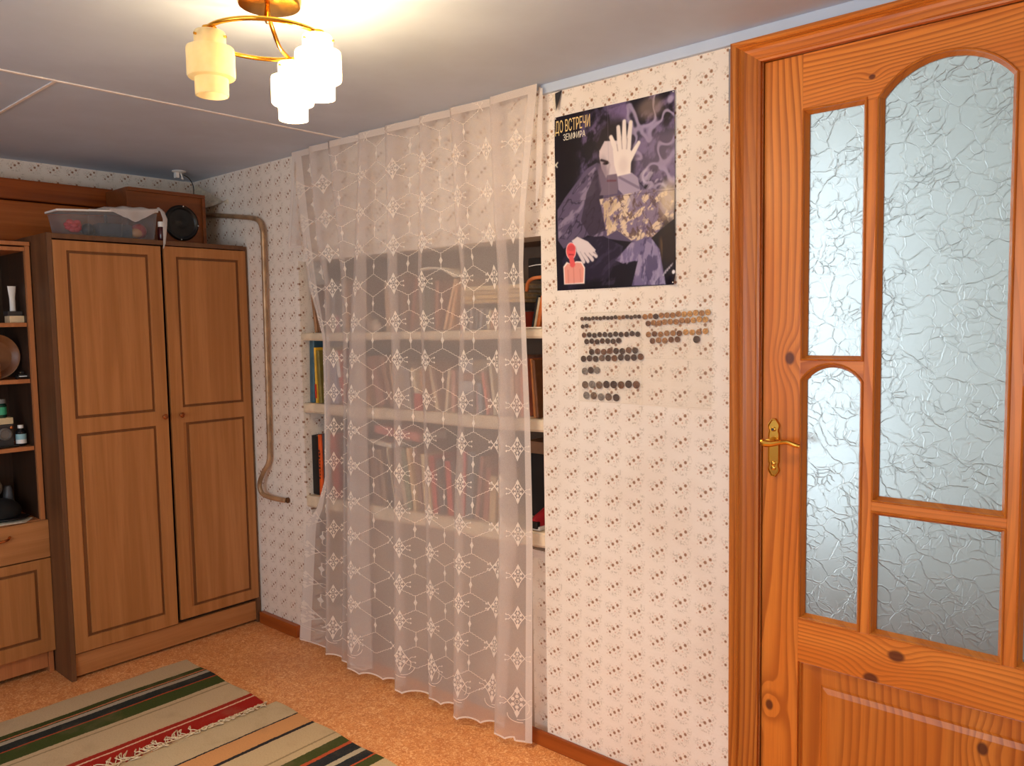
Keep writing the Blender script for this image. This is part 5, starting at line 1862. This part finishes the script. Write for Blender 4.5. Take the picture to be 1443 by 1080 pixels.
r1 = rug('striped_rug', .640, 1.252, -1.78, -.424, 'striped woven rug with red fringed end lying nearest the wardrobe', 1.0)
r2 = rug('striped_rug', 1.259, 2.25, -1.78, -.394, 'striped woven rug lying past the fringe, nearest the camera', 2.4)
M['fringe'] = simple('cream_fringe_thread', (222, 202, 170), .9, var=.08, scale=90)
bm = BM()
rf = random.Random(8)
y = -.428
while y > -1.75:
    n = 6
    a0 = rf.uniform(-1, 1)
    ln = rf.uniform(.018, .040)
    sgn = -1 if rf.random() < (.62 if y < -.72 else .12) else 1
    base = 1.249
    pts = [(base, y, .0065)]
    for q in range(1, n):
        t = q / n
        pts.append((base + sgn * ln * t * (1 if sgn > 0 else 1.5) + rf.uniform(-.004, .004), y - .02 * math.sin(t * 3 + a0) + rf.uniform(-.005, .005), .0075 + .006 * math.sin(math.pi * t) + (.003 if q % 2 else 0)))
    pts.append((base + sgn * .010 + rf.uniform(-.004, .006), y - rf.uniform(.012, .030), .0075))
    tube(bm, catmull(pts, 3), .0018, 5)
    y -= rf.uniform(.007, .014)
obj('fringe', bm, M['fringe'], r1, smooth=True, kind='stuff', label='cream knotted thread fringe')
pts = [(1.249 + .0015 * math.sin(q * 1.3), -.428 - q * .011, .0075) for q in range(120)]
obj('fringe_cord', tube(BM(), pts, .0022, 6), M['fringe'], r1, smooth=True, label='cream cord along the fringed end')

# ------------------------------------------------------------------ heating pipe on the wall
obj('wall_pipe', tube(BM(), catmull([(.10, .008, 1.932), (.30, .004, 1.906), (.50, .002, 1.879), (.57, .002, 1.868), (.625, .001, 1.850), (.652, 0, 1.812), (.656, 0, 1.76), (.653, 0, 1.50), (.645, .002, 1.15), (.636, .003, .84), (.630, 0, .775), (.600, -.012, .722), (.575, -.016, .672), (.585, -.014, .632), (.625, -.006, .617), (.690, .002, .613), (.735, .012, .612)], 7), .0105, 12), M['pipe'], None, smooth=True,
    label='bent beige-brown pipe running down the wallpaper beside the wardrobe', cat='pipe')
obj('pipe_socket', lathe(BM(), [(0, 0), (.013, 0), (.013, .008), (0, .010)], 14, T((.742, .024, .612)) @ Matrix.Rotation(math.radians(90), 4, 'X')), simple('brown_pipe_socket', (96, 62, 36), .5), None, label='small brown wall socket where the bent pipe ends', cat='socket', smooth='auto')

# ------------------------------------------------------------------ ceiling rose with dangling wire
rose = empty('ceiling_rose', (.235, -.158, 2.1), 'small broken white ceiling rose with a wire in the corner', 'ceiling rose')
obj('plate', lathe(BM(), [(0, 2.0995), (.030, 2.0995), (.031, 2.096), (.022, 2.092), (0, 2.091)], 24, T((.235, -.158, 0))), M['white'], rose, smooth='auto')
obj('terminal_block', box(BM(), .220, .242, -.176, -.160, 2.068, 2.0915, .002), M['white'], rose)
obj('hook', tube(BM(), catmull([(.235, -.150, 2.091), (.238, -.146, 2.075), (.232, -.138, 2.066), (.226, -.144, 2.072)], 5), .003, 6), M['white'], rose)
obj('wire', tube(BM(), catmull([(.240, -.140, 2.085), (.236, -.110, 2.070), (.230, -.090, 2.040), (.228, -.090, 2.002), (.220, -.10, 1.995)], 6), .0024, 6), M['dark'], rose, smooth=True)

# ------------------------------------------------------------------ things on top of the wardrobe
hb = empty('wooden_headboard', (.06, -1.1, 1.752), 'old polished wooden board with thick cornice standing behind the wardrobe top', 'headboard')
obj('panel', box(BM(), .045, .080, -1.75, -.435, 1.754, 1.918, .003), M['veneer_gold'], hb)
obj('cornice', box(BM(), .012, .108, -1.78, -.400, 1.921, 2.004, .006), M['veneer'], hb)
obj('support', box(BM(), .012, .044, -1.75, -.42, 1.754, 1.920, .002), M['veneer'], hb)

sp = empty('loudspeaker', (.20, -.26, 1.752), 'wooden loudspeaker box lying on the wardrobe corner with black round driver', 'speaker')
bm = BM()
box(bm, .112, .318, -.436, -.086, 1.753, 1.988, .004)
obj('cabinet', bm, M['speaker_wood'], sp)
obj('front_frame', box(BM(), .3185, .330, -.434, -.088, 1.972, 1.987, .002), M['speaker_wood'], sp)
obj('front_frame', box(BM(), .3185, .330, -.102, -.088, 1.754, 1.971, .002), M['speaker_wood'], sp)
RY = Matrix.Rotation(math.radians(90), 4, 'Y')
dv = obj('driver', lathe(BM(), [(0.078, 0), (.079, .004), (.072, .010), (.066, .008), (.060, .002), (.030, -.012 + .014), (.022, .004), (0, .012)], 40, T((.3185, -.200, 1.853)) @ RY), M['black'], sp, smooth='auto')
for k_ in range(4):
    a = math.pi / 4 * (2 * k_) + .1
    obj('screw', lathe(BM(), [(.0028, 0), (.0028, .002), (0, .003)], 8, T((.3290, -.200 + .074 * math.sin(a), 1.853 + .074 * math.cos(a))) @ RY), M['white'], dv)

# clear storage tub with lid
tub = empty('storage_tub', (.385, -.575, 1.753), 'clear plastic storage tub with white lid on top of the wardrobe', 'tub')
bx = lambda z: .06 * (z - 1.755) / .1
TX0, TX1, TY0, TY1 = .337, .452, -.755, -.372


def tapered(bm, x0, x1, y0, y1, z0, z1, tap, walls=True):
    lo = [bm.verts.new(p_) for p_ in ((x0 + tap, y0 + tap, z0), (x1 - tap, y0 + tap, z0), (x1 - tap, y1 - tap, z0), (x0 + tap, y1 - tap, z0))]
    hi = [bm.verts.new(p_) for p_ in ((x0, y0, z1), (x1, y0, z1), (x1, y1, z1 + .028), (x0, y1, z1 + .028))]
    bm.faces.new(lo)
    for k_ in range(4):
        q = (k_ + 1) % 4
        bm.faces.new((lo[k_], lo[q], hi[q], hi[k_]))
    return bm


bm = tapered(BM(), TX0, TX1, TY0, TY1, 1.755, 1.838, .012)
tb = obj('body', bm, M['tub'], tub)
bm = BM()
for k_ in range(3):
    yy = TY0 + .11 + .13 * k_
    tube(bm, [(TX1 - .011, yy, 1.760), (TX1 - .001, yy, 1.845)], .0025, 6)
tube(bm, [(TX1 - .011, TY0 + .012, 1.757), (TX1 - .011, TY1 - .012, 1.757)], .002, 6)
tube(bm, [(TX1 - .011, TY1 - .012, 1.757), (TX1 + .001, TY1, 1.866)], .002, 6)
obj('edge_rib', bm, M['clear'], tb)
tilt = Matrix.Translation((0, TY0, 1.842)) @ Matrix.Rotation(math.atan2(.028, TY1 - TY0), 4, 'X') @ Matrix.Translation((0, -TY0, -1.842))
obj('lid', box(BM(), TX0 - .006, TX1 + .006, TY0 - .008, TY1 + .006, 1.841, 1.849, .003, tilt), M['white'], tub)
# contents
fl_ = obj('foil_flower', BM() if False else (lambda bm: [sphere(bm, (.418 + .008 * math.cos(a * 2), -.690 + (.020 if q else 0) * math.sin(a), 1.793 + (.018 if q else 0) * math.cos(a)), .0115, 8, .8, 1.3, .9) for q, a in enumerate([2 * math.pi * k_ / 9 for k_ in range(9)])] and bm)(BM()), M['red'], None, smooth=True, label='red shiny foil flower inside the clear tub', cat='ornament')
bm = BM(); sphere(bm, (.405, -.632, 1.782), .027, 14, 1, 1.0, .95)
obj('black_ball', bm, M['black'], None, smooth=True, label='black round ball inside the clear tub beside the red flower', cat='ball')
bm = BM(); sphere(bm, (.400, -.428, 1.792), .032, 16, .9, 1, 1)
ball = obj('toy_ball', bm, simple('red_rubber', (186, 48, 36), .4), None, smooth=True, label='red and orange ball at the right end inside the tub', cat='ball')
bm = BM(); sphere(bm, (.404, -.440, 1.784), .028, 14, 1, 1, .8)
obj('orange_patch', bm, simple('orange_rubber', (222, 150, 84), .4), ball, smooth=True, label='orange lower half')
obj('dark_cloth', box(BM(), .352, .425, -.596, -.462, 1.7575, 1.815, .015), simple('dark_grey_cloth', (66, 70, 80), .8), None, smooth='auto', label='dark grey folded cloth in the middle of the clear tub', cat='cloth')
# dark red jar and white cap between tub and speaker
jar = empty('dark_jar', (.425, -.352, 1.752), 'dark red jar with white cap between the tub and the speaker', 'jar')
obj('glass', lathe(BM(), [(0, 1.7525), (.013, 1.7525), (.0155, 1.757), (.0155, 1.800), (.012, 1.812), (0, 1.812)], 16, T((.440, -.350, 0))), simple('dark_red_glass', (60, 14, 20), .2), jar, smooth='auto')
obj('cap', lathe(BM(), [(0, 1.8125), (.013, 1.8125), (.013, 1.834), (0, 1.836)], 16, T((.440, -.350, 0))), M['white'], jar, smooth='auto')
# white printed bag draped over the lid
M['bag'] = sheer('crumpled_white_bag', 0.86, (234, 228, 224))
bag2 = empty('plastic_bag', (.40, -.46, 1.88), 'crumpled white plastic bag draped over the right half of the tub', 'bag')
bm = BM()
g = []
rw = random.Random(21)
ni, nj = 18, 10
for i in range(ni + 1):
    s = i / ni                      # along y, left to right
    yy = -.615 + .262 * s
    lidz = 1.851 + .028 * (yy - TY0) / (TY1 - TY0)
    row = []
    drop = .052 * max(0, 1 - abs(s - .56) / .40) + .004
    for j in range(nj + 1):
        t = j / nj                  # back to front, then over the edge
        if t < .6:
            x = .345 + (.462 - .345) * t / .6
            z = lidz + .005 + .012 * math.sin(3.1 * s) * math.sin(math.pi * t / .6) + .003 * math.sin(23 * s + 9 * t)
        else:
            q = (t - .6) / .4
            x = .462 + .004 + .003 * math.sin(17 * s)
            z = lidz + .003 - drop * q
        row.append(bm.verts.new((x + rw.uniform(-.0012, .0012), yy, z + rw.uniform(-.0012, .0012))))
    g.append(row)
for i in range(ni):
    for j in range(nj):
        bm.faces.new((g[i][j], g[i + 1][j], g[i + 1][j + 1], g[i][j + 1]))
obj('sheet', bm, M['bag'], bag2, smooth=True)
bm = BM()
pts = [(.460, -.366, 1.889, .014), (.480, -.359, 1.872, .018), (.496, -.356, 1.840, .020), (.498, -.360, 1.800, .017), (.497, -.362, 1.765, .013), (.4965, -.364, 1.738, .010), (.4955, -.369, 1.716, .002)]
prev = None
for (x, y_, z_, w) in pts:
    c2 = (bm.verts.new((x - .004, y_ - w / 2, z_)), bm.verts.new((x, y_, z_ + .002)), bm.verts.new((x - .004, y_ + w / 2, z_)))
    if prev:
        bm.faces.new((prev[0], prev[1], c2[1], c2[0])); bm.faces.new((prev[1], prev[2], c2[2], c2[1]))
    prev = c2
obj('hanging_strap', bm, M['bag'], bag2, smooth=True)
# red beads at the left edge, on the cabinet top
bm = BM()
for q in range(1):
    pass
for q, (yy, rr2, mt_, nm) in enumerate(((-1.018, .011, M['red'], 'red'), (-.996, .006, M['white'], 'white'), (-.985, .007, M['brass'], 'golden'), (-.968, .006, M['brass'], 'second golden'))):
    bm = BM(); sphere(bm, (.285 - .004 * q, yy, 1.7285 + rr2), rr2, 12)
    obj('ornament_bead', bm, mt_, None, smooth=True, label='small shiny %s bead lying on the shelf cabinet top' % nm, cat='bead', group='beads on the cabinet top')

# ------------------------------------------------------------------ things on the cabinet shelves
SZ = {1: 1.4146, 2: 1.1926, 3: .9256, 4: .6326}
bx1 = obj('cream_box', box(BM(), .215, .275, -.890, -.832, SZ[1], SZ[1] + .027, .002), simple('cream_card_box', (232, 208, 168), .6), None, label='cream flat box on the top shelf of the cabinet', cat='box')
bx2 = obj('black_box', box(BM(), .215, .270, -.894, -.842, SZ[1] + .0275, SZ[1] + .045, .002), M['dark'], None, label='black flat box lying on the cream box', cat='box')
bm = BM()
rings = []
for (w, dd_, z_) in ((.011, .009, 0), (.0105, .0095, .012), (.0105, .008, .014), (.0105, .0075, .05), (.013, .004, .075), (.015, .0015, .098)):
    rings.append([bm.verts.new((.245 + dd_ * math.sin(a), -.868 + w * math.cos(a), SZ[1] + .046 + z_)) for a in [2 * math.pi * k_ / 14 for k_ in range(14)]])
for A, C in zip(rings, rings[1:]):
    for k_ in range(14):
        q = (k_ + 1) % 14
        bm.faces.new((A[k_], A[q], C[q], C[k_]))
bm.faces.new(rings[0]); bm.faces.new(rings[-1])
obj('cream_tube', bm, M['white'], None, smooth='auto', label='white cosmetic tube standing on the black box', cat='tube')
# second shelf: round wooden dish on its side, basket rim, small dark car
bm = lathe(BM(), [(0, 0), (.066, .004), (.086, .022), (.089, .030), (.083, .029), (.064, .012), (0, .008)], 32, T((.205, -.938, SZ[2] + .0905)) @ Matrix.Rotation(math.radians(90), 4, 'Y'))
obj('wooden_dish', bm, simple('brown_turned_wood', (120, 74, 40), .4), None, smooth='auto', label='round brown wooden dish standing upright on the second cabinet shelf', cat='dish')
bm = lathe(BM(), [(0, 0), (.032, 0), (.036, .01), (.036, .06), (.028, .074), (0, .076)], 20, T((.262, -.965, SZ[2])))
obj('wooden_pot', bm, simple('light_turned_wood', (180, 116, 62), .45), None, smooth='auto', label='small light wooden pot before the dish on the second cabinet shelf', cat='pot')
mc = empty('toy_car', (.25, -.85, SZ[2]), 'small black toy car with chrome trim on the second cabinet shelf', 'toy')
bm = BM(); box(bm, .236, .268, -.870, -.838, SZ[2] + .006, SZ[2] + .018, .004); box(bm, .240, .264, -.864, -.846, SZ[2] + .018, SZ[2] + .030, .005)
obj('body', bm, M['black'], mc, smooth='auto')
obj('bumper', box(BM(), .2682, .271, -.868, -.840, SZ[2] + .008, SZ[2] + .012, .001), M['white'], mc)
for x in (.243, .261):
    for y_ in (-.8705, -.8375):
        obj('wheel', lathe(BM(), [(0, -.002), (.006, -.002), (.006, .002), (0, .002)], 12, T((x, y_, SZ[2] + .0062)) @ Matrix.Rotation(math.radians(90), 4, 'X')), M['dark'], mc)
# third shelf: camera, green jar on it, small bottle, pen
cam_o = empty('old_camera', (.24, -.915, SZ[3]), 'old black box camera with cream top plate on the third cabinet shelf', 'camera')
obj('body', box(BM(), .205, .250, -.966, -.893, SZ[3] + .0002, SZ[3] + .090, .004), M['dark'], cam_o)
obj('top_plate', box(BM(), .204, .251, -.967, -.892, SZ[3] + .0905, SZ[3] + .116, .003), simple('cream_plate', (214, 196, 156), .5), cam_o)
bm = lathe(BM(), [(.024, 0), (.024, .008), (.019, .011), (.016, .006), (0, .006)], 24, T((.2505, -.925, SZ[3] + .052)) @ RY)
obj('lens', bm, simple('grey_lens_ring', (110, 106, 102), .3), cam_o, smooth='auto')
obj('flash_lamp', lathe(BM(), [(.006, 0), (.006, .003), (0, .005)], 12, T((.2505, -.900, SZ[3] + .076)) @ RY), M['copper'], cam_o)
gj = empty('green_jar', (.235, -.93, SZ[3] + .1165), 'dark green jar with grey cap standing on the old camera', 'jar')
obj('glass', lathe(BM(), [(0, 0), (.020, 0), (.021, .004), (.021, .050), (.016, .056), (0, .056)], 18, T((.228, -.928, SZ[3] + .1166))), simple('dark_green_glass', (10, 60, 48), .15), gj, smooth='auto')
obj('cap', lathe(BM(), [(0, .0565), (.020, .0565), (.020, .073), (0, .074)], 18, T((.228, -.928, SZ[3] + .1166))), simple('grey_jar_cap', (126, 130, 132), .4), gj, smooth='auto')
obj('label', lathe(BM(), [(.0213, .012), (.0213, .042)], 18, T((.228, -.928, SZ[3] + .1166))), simple('teal_label', (60, 170, 130), .5), gj)
bo = empty('small_bottle', (.25, -.868, SZ[3]), 'small dark bottle with white cap and pale blue label beside the camera', 'bottle')
obj('glass', lathe(BM(), [(0, .0002), (.017, .0002), (.0185, .003), (.0185, .056), (.010, .066), (.009, .070), (0, .070)], 20, T((.25, -.868, SZ[3]))), simple('dark_bottle_glass', (20, 24, 28), .12), bo, smooth='auto')
obj('cap', lathe(BM(), [(0, .0705), (.0105, .0705), (.0105, .083), (0, .084)], 16, T((.25, -.868, SZ[3]))), M['white'], bo, smooth='auto')
obj('label', lathe(BM(), [(.0188, .012), (.0188, .048)], 20, T((.25, -.868, SZ[3]))), simple('pale_blue_label', (150, 196, 206), .5), bo)
obj('label_band', lathe(BM(), [(.0190, .010), (.0190, .026)], 20, T((.25, -.868, SZ[3]))), M['white'], bo)
obj('black_pen', tube(BM(), [(.283, -.985, SZ[3] + .0045), (.276, -.885, SZ[3] + .0045)], .0042, 8), M['black'], None, label='black pen lying before the camera on the third cabinet shelf', cat='pen')
# bottom compartment: papers, black cap, pale helmet shell
bm = BM()
PP = [(.155, -1.05), (.318, -1.06), (.338, -.895), (.270, -.848), (.20, -.91)]
for q in range(3):
    dz, dx = .0006 + .0012 * q, .006 * q
    a = [bm.verts.new((x - dx, y_ - dx, SZ[4] + dz)) for x, y_ in PP]
    c2 = [bm.verts.new((x - dx, y_ - dx, SZ[4] + dz + .0008)) for x, y_ in PP]
    bm.faces.new(a); bm.faces.new(c2)
    for k_ in range(5):
        bm.faces.new((a[k_], a[(k_ + 1) % 5], c2[(k_ + 1) % 5], c2[k_]))
obj('paper_sheets', bm, M['paper'], None, label='white paper sheets sticking out over the drawer of the cabinet', cat='papers')
cp = empty('peaked_hat', (.24, -.95, SZ[4] + .004), 'black peaked hat lying on the papers in the cabinet', 'hat')
bm = BM(); sphere(bm, (.225, -.955, SZ[4] + .036), .075, 20, .95, 1.05, .72)
bmesh.ops.bisect_plane(bm, geom=bm.verts[:] + bm.edges[:] + bm.faces[:], plane_co=(0, 0, SZ[4] + .0045), plane_no=(0, 0, -1), clear_outer=True)
obj('crown', bm, simple('black_felt', (13, 12, 13), .9), cp, smooth=True)
bm = BM(); sphere(bm, (.262, -.925, SZ[4] + .014), .058, 18, .95, 1.15, .12)
obj('peak', bm, M['black'], cp, smooth=True)
bm = BM(); sphere(bm, (.130, -.965, SZ[4] + .118), .052, 18, .8, 1.05, .9)
obj('pale_shell', bm, simple('grey_beige_shell', (150, 136, 122), .5), None, smooth=True, label='rounded grey-beige shell behind the black cap', cat='shell')
obj('shell_stand', box(BM(), .09, .17, -1.00, -.925, SZ[4] + .0003, SZ[4] + .078, .004), M['dark'], None, label='dark box behind the black cap carrying the grey shell', cat='box')
bm = lathe(BM(), [(.020, 0), (.022, .02), (.021, .05), (.016, .10), (.012, .115), (0, .117)], 16, T((.105, -.885, SZ[4] + .0003)))
obj('grey_flask', bm, simple('dull_grey_plastic', (96, 98, 104), .4), None, smooth='auto', label='dull grey flask at the back of the lowest open compartment', cat='flask')
